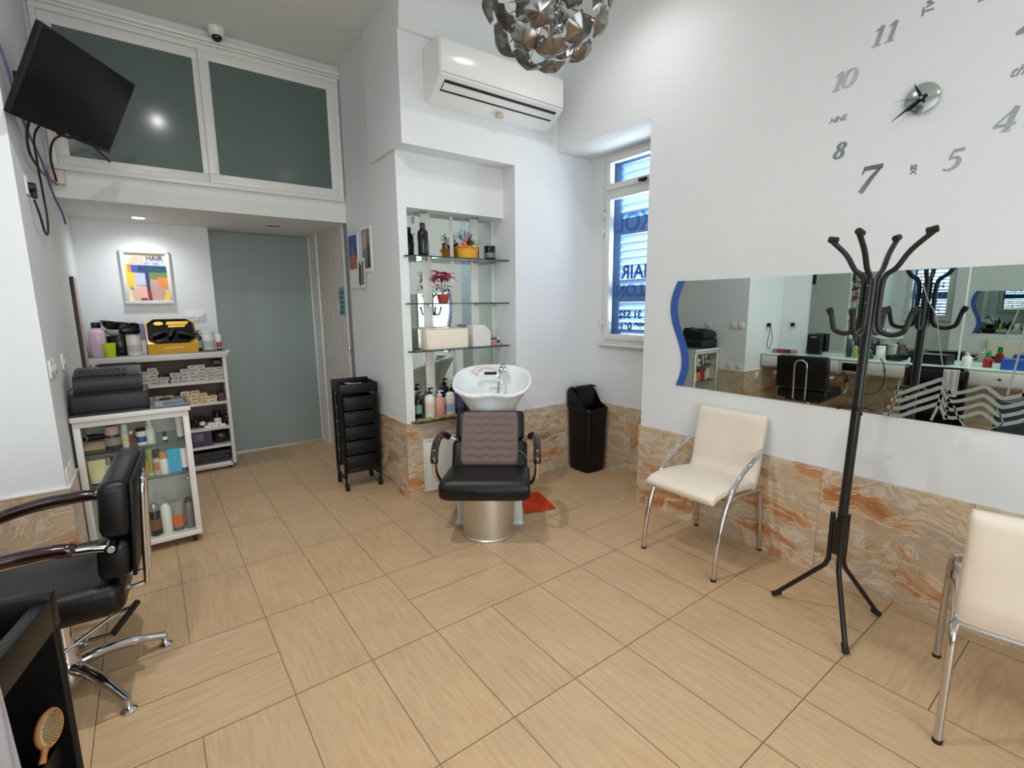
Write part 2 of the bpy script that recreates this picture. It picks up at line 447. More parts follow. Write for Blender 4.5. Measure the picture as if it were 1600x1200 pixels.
def room():
    b = B(); b.box((XL-0.1,-1.75,HC),(XW+0.1,YB,HC+0.1)); struct('ceiling', b, CEIL)
    b = B(); b.box((XA-0.1,YB,HA),(XC+0.1,YP+0.15,HA+0.12)); struct('ceiling_alcove', b, CEIL)
    # right wall with the deep window recess beyond its end
    b = B()
    b.box((XW,-1.75,0),(XW+0.5,2.215,HC+0.1)); b.box((XW,2.215,2.68),(XW+0.55,YB,HC+0.1)); struct('wall_right', b, WHITE)
    b = B()
    b.box((3.22,2.215,0),(3.34,YB,1.125)); b.box((3.22,2.975,1.125),(3.34,YB,2.68)); b.box((3.22,2.215,1.125),(3.34,2.31,2.68))
    struct('wall_window', b, WHITE)
    # back wall: face at YB, with the stepped niche on its left
    b = B()
    b.box((2.39,YB,0),(3.34,3.75,HC+0.1)); b.box((1.464,YB,2.52),(2.39,3.75,HC+0.1))
    b.box((XC+0.067,YN,2.15),(2.39,3.75,2.52)); b.box((XC+0.067,YN,0),(2.39,3.75,0.59)); b.box((XC+0.067,3.465,0.59),(2.39,3.75,2.15))
    struct('wall_back', b, WHITE)
    b = B(); b.box((XC,YN,0),(XC+0.067,YP+0.08,HC)); struct('wall_column', b, WHITE)
    b = B(); b.box((XA-0.88,YB,0),(XA,YB+0.2,HC)); struct('wall_pilaster', b, WHITE)
    b = B(); b.box((XA-0.1,YB+0.2,0),(XA,5.4,HC)); struct('wall_alcove_left', b, WHITE)
    b = B(); b.box((XL-0.1,-1.75,0),(XL,YB+0.1,HC)); struct('wall_left', b, WHITE)
    b = B(); b.box((XA,5.30,0),(0.53,5.60,HS)); struct('wall_alcove_back', b, WHITE)
    b = B(); b.box((XC-0.02,4.47,0),(XC+0.067,5.66,HS)); struct('wall_embossed', b, PATTERN)
    b = B(); b.box((XA,YP,HS),(XC,5.66,HS+0.1)); struct('ceiling_soffit', b, CEIL)
    b = B(); b.box((XA,YP,HS+0.1),(XC,YP+0.1,2.345)); b.box((XA,YP-0.0,3.31),(XC,YP+0.1,HA)); b.box((XA-0.1,YP,2.345),(-0.375,YP+0.1,3.31)); b.box((1.467,YP,2.345),(XC,YP+0.1,3.31)); struct('wall_partition', b, WHITE)
    b = B(); b.box((0.53,5.62,0),(XC,5.7,HS)); struct('wall_behind_door', b, WHITE)
    # shop front wall behind the camera: two piers and a lintel around the glazing
    b = B(); b.box((XL-0.1,-1.85,0),(-1.05,-1.75,HC)); b.box((1.45,-1.85,0),(XW+0.1,-1.75,HC)); b.box((-1.05,-1.85,2.75),(1.45,-1.75,HC))
    struct('wall_front', b, WHITE)
    # dados
    dado('baseboard_right', [((XW,2.215),(XW,-1.74),(-1,0)), ((XW+0.39,2.215),(XW-0.012,2.215),(0,1))])
    dado('baseboard_window', [((3.22,YB-0.012),(3.22,2.228),(-1,0))])
    dado('baseboard_back', [((2.39,YB),(3.22,YB),(0,-1)), ((2.39,YN-0.012),(2.39,YB-0.012),(-1,0)), ((XC-0.012,YN),(2.378,YN),(0,-1))])
    dado('baseboard_column', [((XC,3.86),(XC,YN),(-1,0))])
    dado('baseboard_pilaster', [((XL,YB),(XA+0.012,YB),(0,-1)), ((XA,YB),(XA,YB+0.34),(1,0))])
    dado('baseboard_left', [((XL,-1.74),(XL,YB-0.012),(1,0))])
    b = B(); b.box((XL+0.0,YB-0.016,HD),(XA+0.016,YB,HD+0.012),0.002); b.box((XA,YB,HD),(XA+0.016,YB+0.34,HD+0.012),0.002); struct('trim_1', b, PVC)
    # cove cornice over the air conditioner
    prof = [(YB,3.195),(YB-0.018,3.198),(YB-0.025,3.207),(YB-0.025,3.225)] + [(YB-0.15+0.125*cos(a), 3.225+0.225*sin(a)) for a in [i*pi/2/8 for i in range(9)]] + [(YB-0.16,3.45),(YB-0.16,3.475),(YB-0.18,3.475),(YB-0.18,HC),(YB,HC)]
    b = B(); b.prism(prof, 'x', 1.464, XW); struct('trim_2', b, WHITE, angle=50)
    # trim over the mezzanine window
    b = B(); b.box((XA,YP-0.05,3.312),(XC,YP,3.33),0.005); b.box((XA,YP-0.07,3.33),(XC,YP,3.36),0.01); b.box((XA,YP-0.03,3.36),(XC,YP,3.41),0.004); struct('trim_3', b, PVC)
    b = B(); b.box((1.44,5.49,0),(XC-0.02,5.62,HS),0.004); b.box((XC-0.034,5.25,0),(XC-0.02,5.49,HS)); struct('trim_4', b, PVC)
    # strip where a door leaf slides into the column wall
    b = B(); b.box((XC-0.006,4.375,0),(XC+0.05,4.46,HS-0.002),0.003); o = struct('door_2', b, M('grey_door_edge', (120,132,136), 0.4))
    h = B(); h.cyl((XC-0.03,4.42,1.09),(XC-0.004,4.42,1.09),0.014); h.cyl((XC-0.03,4.42,1.07),(XC-0.03,4.42,1.11),0.008); part('door_handle', h, CHROME, o, label='small chrome door handle')
room()

def mezzanine_window():
    y = YP
    fr = B(); x0, x1, z0, z1 = -0.375, 1.467, 2.345, 3.31
    for lo, hi in (((x0,y-0.045,z1-0.035),(x1,y+0.03,z1)), ((x0,y-0.045,z0),(x1,y+0.03,z0+0.03)), ((x0,y-0.045,z0+0.03),(x0+0.03,y+0.03,z1-0.035)), ((x1-0.03,y-0.045,z0+0.03),(x1,y+0.03,z1-0.035))):
        fr.box(lo, hi, 0.004)
    w = struct('window_2', fr, PVC)
    frosted = M('dark_frosted_glass', (92, 105, 102), 0.12, spec=0.5, var=0.05, vscale=1.0)
    for (a, c, dy) in ((x0+0.03, 0.515, 0.0), (0.488, x1-0.03, -0.022)):
        s = B(); za, zb = z0+0.03, z1-0.035; t = 0.064
        for lo, hi in (((a,y-0.02+dy,zb-t),(c,y+dy,zb)), ((a,y-0.02+dy,za),(c,y+dy,za+t)), ((a,y-0.02+dy,za+t),(a+t,y+dy,zb-t)), ((c-t,y-0.02+dy,za+t),(c,y+dy,zb-t))):
            s.box(lo, hi, 0.003)
        sash = part('window_sash', s, PVC, w)
        p = B(); p.box((a+t-0.004,y-0.012+dy,za+t-0.004),(c-t+0.004,y-0.006+dy,zb-t+0.004)); part('pane', p, frosted, sash, label='dark frosted glass pane')
        k = B(); k.box(((a+c)/2+0.02,y-0.026+dy,za+0.012),((a+c)/2+0.05,y-0.018+dy,za+0.034),0.003); part('catch', k, PVC, sash)
mezzanine_window()

def frosted_door():
    b = B(); b.box((0.535,5.50,0.01),(1.455,5.512,HS-0.005))
    d = struct('door_1', b, M('frosted_door_glass', (140, 152, 148), 0.3, spec=0.5, var=0.03, vscale=1.0))
    r = B(); r.box((0.535,5.495,0),(1.455,5.517,0.012)); part('door_rail', r, STEEL, d)
frosted_door()

def window_right():
    x = 3.20; ya, yb = 2.975, 2.31; z0, z1 = 1.125, 2.68
    fr = B(); t = 0.035
    for lo, hi in (((x,yb,z1-t),(x+0.07,ya,z1)), ((x,yb,z0),(x+0.07,ya,z0+t)), ((x,ya-t,z0+t),(x+0.07,ya,z1-t)), ((x,yb,z0+t),(x+0.07,yb+t,z1-t)), ((x,yb+t,2.362),(x+0.07,ya-t,2.395))):
        fr.box(lo, hi, 0.004)
    fr.box((x-0.03,yb-0.03,z0-0.02),(x+0.02,ya+0.04,z0),0.004)
    w = struct('window_1', fr, PVC)
    def sash(za, zb, tt):
        s = B(); a, c = ya-t+0.004, yb+t-0.004
        for lo, hi in (((x-0.016,c,zb-tt),(x+0.04,a,zb)), ((x-0.016,c,za),(x+0.04,a,za+tt)), ((x-0.016,a-tt,za+tt),(x+0.04,a,zb-tt)), ((x-0.016,c,za+tt),(x+0.04,c+tt,zb-tt))):
            s.box(lo, hi, 0.004)
        so = part('window_sash', s, PVC, w)
        p = B(); p.box((x+0.012,c+tt-0.004,za+tt-0.004),(x+0.018,a-tt+0.004,zb-tt+0.004)); part('pane', p, WINGL, so, label='clear glass pane')
        return so
    top = sash(2.392, 2.648, 0.046); low = sash(1.157, 2.366, 0.05)
    h = B(); h.box((x-0.03,2.52,2.398),(x-0.014,2.60,2.422),0.006); h.box((x-0.04,2.53,2.388),(x-0.026,2.56,2.412),0.005); part('catch', h, BLACKP, top, label='black catch')
    for z in (2.20, 2.07, 1.30):
        k = B(); k.cyl((x-0.012,ya-0.008,z-0.045),(x-0.012,ya-0.008,z+0.045),0.009,seg=10); k.box((x-0.018,ya-0.035,z-0.02),(x-0.004,ya-0.01,z+0.02),0.003); part('hinge', k, PVC, w)
    # lettering on the outside of the pane, read mirrored from indoors
    blue = vinyl_mat('blue_vinyl', (0.05, 0.22, 0.42)); lblue = vinyl_mat('pale_blue_vinyl', (0.30, 0.70, 0.95))
    yc = 2.585
    def T(z, y=yc): return frame((x+0.021, y, z), (0,1,0), (0,0,1))
    for txt, z, s, m_, y in (('XOL', 2.105, 0.20, lblue, 2.66), ('HAIR', 1.715, 0.15, blue, 2.615), ('SALON', 1.565, 0.14, lblue, 2.62), ('21 31 532', 1.372, 0.085, blue, 2.625), ('7989 061', 1.275, 0.085, blue, 2.625)):
        text_part('lettering', txt, s, m_, T(z, y), low, bold=0.004, depth=0.0006)
    # louvred shutter outside
    sb = M('blue_shutter_paint', (84, 130, 184), 0.5, var=0.05)
    xs = x+0.10
    f = B(); pa, pb = ya+0.02, yb-0.02
    for lo, hi in (((xs,pa-0.125,z0-0.02),(xs+0.04,pa,z1)), ((xs,pb,z0-0.02),(xs+0.04,pb+0.12,z1))): f.box(lo, hi, 0.003)
    rails = [(z0-0.02,1.20),(1.478,1.615),(2.035,2.168),(2.60,z1)]
    for za, zb in rails: f.box((xs,pb+0.12,za),(xs+0.04,pa-0.125,zb),0.003)
    s = thing('window_shutter', 'blue louvred wooden shutter outside the window in the recess', 'shutter')
    part('shutter_frame', f, sb, s)
    k = B()
    zs = []
    for za, zb, n in ((1.20,1.478,5),(1.615,2.035,7),(2.168,2.60,7)):
        st = (zb-za)/n
        for i in range(n):
            zc = za+(i+0.5)*st
            k.prism([(xs-0.004,zc+0.014),(xs-0.001,zc+0.020),(xs+0.046,zc-0.012),(xs+0.043,zc-0.018)], 'y', pb+0.115, pa-0.12)
    part('shutter_slats', k, M('lit_shutter_paint', (150, 184, 222), 0.5), s)  # paler copy of the frame blue, daylight painted into the slat colour
window_right()

def shopfront():
    fr = B(); al = M('aluminium', (200,200,200), 0.4, 0.6)
    for lo, hi in (((-1.05,-1.83,0),(-0.99,-1.77,2.75)), ((1.39,-1.83,0),(1.45,-1.77,2.75)), ((-0.99,-1.83,2.69),(1.39,-1.77,2.75)), ((-0.99,-1.83,0),(1.39,-1.77,0.08)), ((0.18,-1.83,0.08),(0.23,-1.77,2.69))): fr.box(lo, hi, 0.004)
    struct('window_3', fr, al)
    b = B(); b.box((-9,-7.2,-0.1),(12,-7.0,6.0)); struct('wall_street_added', b, M('added_facade', (150,158,154), 0.8, var=0.1))  # added unseen facade, darkens what the mirrors catch through the shop front
    b = B(); b.box((-9,-7.0,-0.12),(12,-1.86,-0.02)); struct('floor_street', b, M('street_paving', (140,138,132), 0.85, var=0.1))
shopfront()

def downlight(name, label, x, y, z, on=True, square=False, power=12, r=0.042, group=None, col=(1.0,0.98,0.97)):
    t = thing(name, label, 'ceiling light', (x,y,z), 0, group)
    b = B()
    if square: b.box((-r,-r*0.7,-0.004),(r,r*0.7,0.0),0.001)
    else: b.lathe([(r*1.3,0.0),(r*1.3,-0.003),(r*1.15,-0.007),(r,-0.007),(r,0.0)], (0,0,0), 24)
    part('bezel', b, CHROME if not square else PVC, t)
    d = B()
    if square:
        d.box((-r*0.8,-r*0.45,-0.006),(-r*0.08,r*0.45,-0.003)); d.box((r*0.08,-r*0.45,-0.006),(r*0.8,r*0.45,-0.003)); part('lens', d, DARKIN, t)
    else:
        d.lathe([(r*0.98,-0.0055),(r*0.5,-0.0065),(0,-0.0068)], (0,0,0), 20); part('lens', d, emit_mat('lit_lamp', (255,246,232), 14.0) if on else M('unlit_lens', (70,68,66), 0.2), t)
    if on:
        l = bpy.data.lights.new('lamp_light', 'SPOT'); l.energy = power; l.spot_size = radians(160); l.spot_blend = 1.0; l.shadow_soft_size = 0.03; l.color = col
        o = bpy.data.objects.new('lamp_light', l); COL.objects.link(o); o.parent = t; o.location = (0,0,-0.02); o['kind'] = 'helper'
    return t
downlight('downlight', 'lit recessed spotlight in the low white soffit above the framed poster', 0.036, 5.0, HS, power=9, col=(0.90,0.95,1.0))
downlight('twin_downlight', 'unlit twin recessed fitting in the soffit before the frosted glass door', 1.0, 4.86, HS, on=False, square=True, r=0.06)
downlight('downlight', 'unlit small spotlight over the glass shelves, left one of the two', 1.73, 3.41, 2.15, on=False, r=0.032)
downlight('downlight', 'unlit small spotlight over the glass shelves, right one of the two', 2.19, 3.41, 2.15, on=False, r=0.032)
for x, y, lb, pw in ((2.30,2.18,'lit spotlight in the high ceiling near the window',12),(0.33,1.84,'lit spotlight in the high ceiling over the middle of the floor',66),(-0.55,0.7,'added unseen spotlight in the high ceiling over the counter side',48),(2.0,0.1,'added unseen spotlight in the high ceiling near the wall clock',6)):  # counter-side and clock spotlights are added fill lamps, out of view
    downlight('downlight', lb, x, y, HC, power=pw, group=None)
# ------------------------------------------------------------------ salon furniture
def air_conditioner():
    t = thing('air_conditioner', 'white split air conditioner unit high on the back wall', 'air conditioner', (2.165,YB,2.80))
    hw = 0.525
    prof = [(0,0.01),(0,0.33),(-0.19,0.33),(-0.213,0.322),(-0.222,0.30),(-0.225,0.13),(-0.218,0.105),(-0.20,0.095),(-0.05,0.003),(0,0.0)]
    b = B(); b.prism(prof, 'x', -hw, hw)
    bmesh.ops.bevel(b.bm, geom=[e for e in b.bm.edges if abs(abs(e.verts[0].co.x)-hw) < 1e-6 and abs(e.verts[0].co.x-e.verts[1].co.x) < 1e-6], offset=0.008, segments=2, affect='EDGES')
    part('housing', b, M('white_gloss_plastic', (232,232,228), 0.16, coat=0.3), t, angle=30)
    d = Vector((0,0.10,-0.075)).normalized(); n = Vector((0,-d.z*-1,0)); n = Vector((0,-0.6,-0.8))
    def strip(a, c, off, x0, x1, thick):
        p0 = Vector((0,-0.198,0.094)); e = Vector((0,0.148,-0.091)); e.normalize(); nn = Vector((0,-e.z*-1*-1, -e.y)); nn = Vector((0,e.z,-e.y)).normalized()
        q = [p0+e*a+nn*off, p0+e*c+nn*off, p0+e*c+nn*(off-thick), p0+e*a+nn*(off-thick)]
        return [(v.y, v.z) for v in q]
    s = B(); s.prism(strip(0.006,0.090,0.0015,0,0,0.02), 'x', -hw+0.05, hw-0.05); part('air_slot', s, DARKIN, t, label='black air outlet slot')
    l = B(); l.prism(strip(0.026,0.074,0.005,0,0,0.006), 'x', -hw+0.055, hw-0.055); part('louvre', l, M('white_gloss_plastic', (0,0,0)), t)
    k = B(); k.box((-hw+0.01,-0.2265,0.118),(hw-0.01,-0.2235,0.121)); part('panel_line', k, M('panel_shadow_gap', (176,176,172), 0.5), t)
    g = B(); g.box((-0.0,-0.10,-0.006),(0.06,-0.07,0.016),0.003); part('clip', g, M('aged_clip', (196,180,160), 0.6), t, label='yellowed clip under the unit')
air_conditioner()

def television():
    TL, TR, BR, BL = [Vector(v) for v in ((-0.2362,2.9333,2.6437),(0.0718,3.5494,2.6787),(-0.0463,3.7176,2.3309),(-0.3553,3.1015,2.2959))]
    X = (TR-TL).normalized(); n = X.cross((TL-BL).normalized()); n.normalize()
    if n.y > 0: n = -n
    Y = n.cross(X); Y.normalize()
    c = (TL+TR+BR+BL)/4
    w, h = 0.69, 0.406
    t = bpy.data.objects.new('television', None); COL.objects.link(t); t.matrix_basis = frame(c, X, Y, n)
    tag(t, 'black flat television tilted down on its arm in the upper left corner', 'television')
    b = B(); b.box((-w/2,-h/2,-0.028),(w/2,h/2,0.0),0.006); part('housing', b, BLACKP, t)
    s = B(); s.box((-w/2+0.012,-h/2+0.02,0.0),(w/2-0.012,h/2-0.012,0.0015)); part('screen', s, M('dark_screen', (8,8,10), 0.2, spec=0.25), t, label='dark glossy screen')
    e = B(); e.box((-0.04,-h/2-0.008,-0.02),(0.04,-h/2+0.0,-0.002),0.003); part('sensor', e, BLACKP, t)
    e = B(); e.box((-0.014,-h/2+0.006,0.0),(0.014,-h/2+0.012,0.0008)); part('brand_mark', e, M('dull_silver', (110,110,112), 0.4), t)
    bp_ = B(); bp_.box((-0.16,-0.14,-0.06),(0.20,0.12,-0.028),0.01); part('rear_cover', bp_, BLACKP, t)
    # wall arm reaching back to the alcove wall
    inv = t.matrix_basis.inverted()
    p_mid = t.matrix_basis @ Vector((-0.1,0,-0.075)); wall_p = Vector((XA+0.02, 3.62, 2.53))
    a = B(); a.tube([p_mid, (p_mid+wall_p)/2+Vector((0,0.02,0)), wall_p], 0.018, 8); a.box((XA+0.001,3.56,2.43),(XA+0.02,3.68,2.63),0.003)
    part('wall_arm', a, BLACKM, t, world=True)
television()

# leads and sockets in the upper left corner
def lead(name, label, pts, r, mat, n=6, cat='cable'):
    b = B(); b.tube(smooth_path(pts, n), r, 8)
    return tag(part(name, b, mat), label, cat)
CABLE = M('black_cable', (22,21,24), 0.5); PURPLE = M('purple_cable', (104,92,140), 0.5)
def left_corner_leads():
    s = thing('power_socket', 'white wall socket with a black plug, high on the left wall below the television', 'socket', (XA,3.42,2.06))
    b = B(); b.box((0,-0.043,-0.043),(0.009,0.043,0.043),0.003); part('faceplate', b, PVC, s)
    p = B(); p.cyl((0.009,0,-0.005),(0.035,0,-0.005),0.026,0.022,16); p.box((0.012,-0.014,-0.055),(0.034,0.014,-0.01),0.005); part('plug', p, BLACKP, s, label='black plug')
    j = thing('junction_box', 'small pinkish white junction box on the left end of the beam under the mezzanine window', 'junction box', (-0.365,YP-0.045,2.25))
    b = B(); b.box((-0.028,-0.03,0.0),(0.045,0.045,0.085),0.006); part('box', b, M('pinkish_plastic', (214,196,192), 0.4), j)
    l = B(); l.box((-0.02,-0.034,0.05),(0.037,-0.029,0.078),0.003); part('lid', l, M('pinkish_plastic', (0,0,0)), j)
    lead('television_cable', 'black lead looping from the television plug down along the left wall', [(XA+0.02,3.42,2.0),(XA+0.03,3.44,1.93),(XA+0.03,3.52,1.86),(XA+0.03,3.62,1.86),(XA+0.03,3.70,1.95),(XA+0.03,3.68,2.08),(XA+0.04,3.55,2.20),(XA+0.05,3.50,2.32),(XA+0.10,3.52,2.42)], 0.005, CABLE)
    lead('television_cable', 'black lead running from the television across to the pinkish junction box', [(XA+0.06,3.40,2.40),(XA+0.035,3.40,2.30),(XA+0.03,3.44,2.22),(XA+0.03,3.7,2.20),(XA+0.03,4.0,2.22),(XA+0.04,4.30,2.24)], 0.006, CABLE)
    lead('antenna_cable', 'black lead arching under the television in front of the dark glass', [(XA+0.04,4.30,2.26),(XA+0.04,4.18,2.38),(XA+0.08,4.14,2.48),(XA+0.18,4.20,2.53),(XA+0.26,4.28,2.48),(XA+0.32,4.32,2.42)], 0.006, CABLE)
    lead('data_cable', 'purple cable hanging down past the left edge of the television', [(XA+0.012,3.17,2.62),(XA+0.025,3.22,2.52),(XA+0.03,3.30,2.40),(XA+0.03,3.5,2.33),(XA+0.03,3.85,2.27),(XA+0.03,4.10,2.16),(XA+0.05,4.22,2.06),(XA+0.06,4.20,1.99)], 0.006, PURPLE)
left_corner_leads()

def security_camera():
    t = thing('security_camera', 'small white dome security camera on the ceiling before the mezzanine window', 'camera', (0.61,4.285,HA))
    b = B(); b.lathe([(0.056,0.0),(0.056,-0.012),(0.05,-0.03),(0.042,-0.05),(0.036,-0.055)], (0,0,0), 28); part('base', b, PVC, t)
    T = Matrix.Rotation(radians(20), 4, 'X')
    d = B(); d.ball((0,-0.006,-0.055), (0.034,0.034,0.034)); part('dome', d, M('dark_dome', (26,24,24), 0.08), t, label='dark glossy dome')
security_camera()

def chandelier():
    c = Vector((1.15,1.325,2.445)); R = 0.205
    t = thing('chandelier', 'round chandelier of dark metal flowers hanging from the ceiling', 'chandelier', c)
    steel = M('smoked_chrome', (160,158,155), 0.24, 1.0, var=0.2, vscale=18)
    hub = B(); hub.ball((0,0,0), 0.05); hub.cyl((0,0,0.04),(0,0,0.10),0.022); part('hub', hub, CHROME, t)
    rod = B(); rod.cyl((0,0,0.05),(0,0,HC-c.z-0.03),0.008,seg=10); part('rod', rod, CHROME, t)
    can = B(); can.lathe([(0.06,0),(0.055,-0.03),(0.015,-0.035)], (0,0,HC-c.z), 24); part('canopy', can, CHROME, t)
    def flower(pet, seed):
        rr = random.Random(seed); b = B()
        ph = [rr.uniform(-0.12,0.12) for _ in range(pet)]
        def fn(u, v):
            a = 2*pi*u
            out = 0.048*(1+0.10*cos(pet*a)+0.04*cos(2*pet*a+1)+0.06*sin(a+seed))
            r = out*(0.06+0.94*v)
            z = 0.016*(1-v)**0.8*1.0 - 0.30*r*r/0.08 + 0.0012*cos(pet*a)*v
            return (r*cos(a), r*sin(a), z)
        V = b.grid(fn, 40, 6, wrapu=True)
        b.face([v[0] for v in V])
        bmesh.ops.solidify(b.bm, geom=b.bm.faces[:], thickness=0.0012)
        return b
    protos = []
    N = 48; stem_me = None
    st = B(); st.cyl((0,0,0.05),(0,0,R-0.004),0.0018,seg=6); stem0 = part('stem', st, CHROME, t); stem_me = stem0.data; bpy.data.objects.remove(stem0)
    for k in range(4):
        fo = part('metal_flower', flower((5,6,5,7)[k], k), steel, t, angle=60); protos.append(fo.data); bpy.data.objects.remove(fo)
    for i in range(N):
        z = 1-2*(i+0.5)/N
        if z > 0.93: continue
        a = i*2.39996+0.6; rxy = sqrt(1-z*z)
        d = Vector((rxy*cos(a), rxy*sin(a), z))
        q = d.to_track_quat('Z','Y').to_matrix().to_4x4() @ Matrix.Rotation(random.uniform(0,6), 4, 'Z')
        tilt = Matrix.Rotation(random.uniform(-0.18,0.18), 4, 'X') @ Matrix.Rotation(random.uniform(-0.18,0.18), 4, 'Y')
        s = random.uniform(0.74,1.0)
        fo = bpy.data.objects.new('metal_flower', protos[i % 4]); COL.objects.link(fo); fo.parent = t
        fo.matrix_basis = Matrix.Translation(d*R*random.uniform(0.93,1.03)) @ q @ tilt @ Matrix.Scale(s, 4)
        so = bpy.data.objects.new('stem', stem_me); COL.objects.link(so); so.parent = t; so.matrix_basis = q
chandelier()

# ------------------------------------------------------------------ wall clock of stuck-on numerals
def wall_clock():
    t = thing('wall_clock', 'mirrored stick-on wall clock with big numerals around a small round dial', 'clock', (XW,0.761,2.335))
    mir = M('mirror_acrylic', (190,198,198), 0.05, 1.0)
    mira = M('brushed_mirror_acrylic', (176,180,180), 0.16, 1.0)
    W_ = frame((0,0,0), (0,-1,0), (0,0,1), (-1,0,0))     # local xy = wall plane seen from the room, z towards the room
    d = B(); d.lathe([(0.062,0.012),(0.062,0.018),(0.058,0.019),(0,0.019)], (0,0,0), 40); d.lathe([(0.045,0.0),(0.045,0.012)], (0,0,0), 24); d.xf(W_); part('dial', d, mir, t, label='round mirrored dial')
    def hand(ang, L, w, z, back=0.02):
        b = B(); a = radians(90-ang); u = Vector((cos(a), sin(a))); 
        b.ribbon([(-u.x*back,-u.y*back),(u.x*0.0,u.y*0.0),(u.x*L*0.5,u.y*L*0.5),(u.x*L,u.y*L)], [w*0.7,w,w*0.8,w*0.12], z, z+0.0012); return b.xf(W_)
    part('hour_hand', hand(334,0.075,0.012,0.024), BLACKP, t); part('minute_hand', hand(235,0.125,0.012,0.027), BLACKP, t); part('second_hand', hand(278,0.105,0.0022,0.030), BLACKP, t)
    p = B(); p.cyl((0,0,0.018),(0,0,0.033),0.006,seg=14); p.xf(W_); part('pin', p, CHROME, t)
    G = {}
    lift = [0.0]
    def c0(n=28):
        return [([(0.29*cos(2*pi*i/n), 0.5+0.47*sin(2*pi*i/n)) for i in range(n+1)], [0.06+0.17*abs(cos(2*pi*i/n)) for i in range(n+1)])]
    def ring(cx, cy, rx, ry, n=26): return ([(cx+rx*cos(2*pi*i/n+0.001), cy+ry*sin(2*pi*i/n)) for i in range(n+1)], [0.09+0.13*abs(cos(2*pi*i/n)) for i in range(n+1)])
    G['0'] = c0(); G['8'] = [ring(0.0, 0.745, 0.185, 0.20), ring(0.0, 0.265, 0.225, 0.225)]
    G['1'] = [([(0.06,0.02),(0.06,0.98)], [0.2,0.2]), ([(-0.22,0.80),(-0.02,0.90),(0.10,0.97)], [0.04,0.10,0.10]), ([(-0.16,0.02),(0.28,0.02)], [0.05,0.05])]
    G['2'] = [([(-0.27,0.70),(-0.24,0.86),(-0.05,0.97),(0.18,0.90),(0.24,0.70),(0.12,0.45),(-0.14,0.20),(-0.30,0.06)], [0.10,0.10,0.07,0.16,0.2,0.16,0.1,0.08]), ([(-0.32,0.06),(0.30,0.06)], [0.14,0.14]), ([(0.28,0.05),(0.33,0.28)], [0.07,0.03])]
    G['4'] = [([(0.14,0.0),(0.14,1.0)], [0.2,0.2]), ([(0.16,0.98),(-0.36,0.30)], [0.07,0.07]), ([(-0.38,0.28),(0.36,0.28)], [0.12,0.12]), ([(-0.02,0.02),(0.30,0.02)], [0.05,0.05])]
    G['5'] = [([(-0.16,0.98),(-0.20,0.56)], [0.07,0.07]), ([(-0.18,0.91),(0.27,0.93)], [0.16,0.14]), ([(-0.22,0.54),(0.0,0.60),(0.19,0.50),(0.24,0.30),(0.14,0.10),(-0.08,0.02),(-0.28,0.08)], [0.05,0.10,0.17,0.2,0.15,0.08,0.12])]
    G['7'] = [([(-0.30,0.91),(0.34,0.91)], [0.17,0.17]), ([(-0.29,0.70),(-0.27,0.90)], [0.04,0.09]), ([(0.31,0.92),(0.10,0.55),(-0.10,0.0)], [0.08,0.15,0.2])]
    G['3'] = [([(-0.26,0.76),(-0.16,0.93),(0.05,0.97),(0.22,0.86),(0.18,0.65),(-0.02,0.54)], [0.10,0.09,0.08,0.17,0.15,0.06]), ([(-0.02,0.54),(0.22,0.46),(0.27,0.26),(0.12,0.06),(-0.12,0.02),(-0.30,0.14)], [0.06,0.15,0.2,0.13,0.08,0.12])]
    def numeral(txt, y, z, h, mat, name='numeral', lean=0.28):
        b = B(); adv = 0.62; n = len(txt)
        for i, ch in enumerate(txt):
            ox = (i-(n-1)/2)*adv
            for pts, ws in G[ch]:
                pp = smooth_path([(p[0],p[1],0) for p in pts], 4) if len(pts) > 3 else [Vector((p[0],p[1],0)) for p in pts]
                if len(pts) > 3: w2 = [ws[min(int(k/4),len(ws)-1)]*(1-(k%4)/4)+ws[min(int(k/4)+1,len(ws)-1)]*((k%4)/4) for k in range(len(pp))]
                else: w2 = ws
                b.ribbon([((p.x+ox+lean*(p.y-0.5))*h, (p.y-0.5)*h) for p in pp], [w*h for w in w2], 0.0, 0.0022+lift[0])
                lift[0] = (lift[0]+0.00011) % 0.0009
        b.xf(W_)
        o = part(name, b, mat, t, smooth=False)
        for v in o.data.vertices: v.co += Vector((0, y-0.761, z-2.335))
        return o
    numeral('7', 0.937, 2.040, 0.118, mira); numeral('8', 1.069, 2.199, 0.075, mira); numeral('5', 0.630, 2.058, 0.082, mira); numeral('4', 0.482, 2.173, 0.088, mira)
    pale = M('pale_mirror_acrylic', (150,154,153), 0.35, 1.0)
    numeral('10', 1.082, 2.522, 0.080, pale); numeral('11', 0.931, 2.662, 0.080, pale); numeral('1', 0.592, 2.70, 0.095, pale); numeral('2', 0.448, 2.53, 0.10, pale)
    def word(txt, y, z, s, rot=0.0, shear=0.3, bold=0.0, mat=pale, space=1.0):
        T = Matrix.Translation((0,y-0.761,z-2.335)) @ W_ @ Matrix.Rotation(rot, 4, 'Z')
        text_part('numeral_word', txt, s, mat, T, t, shear=shear, bold=bold, depth=0.0012, space=space)
    word('NINE', 1.094, 2.347, 0.034, 0.0, 0.3, 0.0012, mira, 0.9)
    word('SIX', 0.768, 2.049, 0.032, -pi/2, 0.2, 0.001, mira, 0.9)
    word('three', 0.440, 2.345, 0.052, 0.0, 0.45, 0.001)
    word('Twelve', 0.780, 2.745, 0.055, pi/2, 0.1, 0.0015, pale, 0.85)
wall_clock()

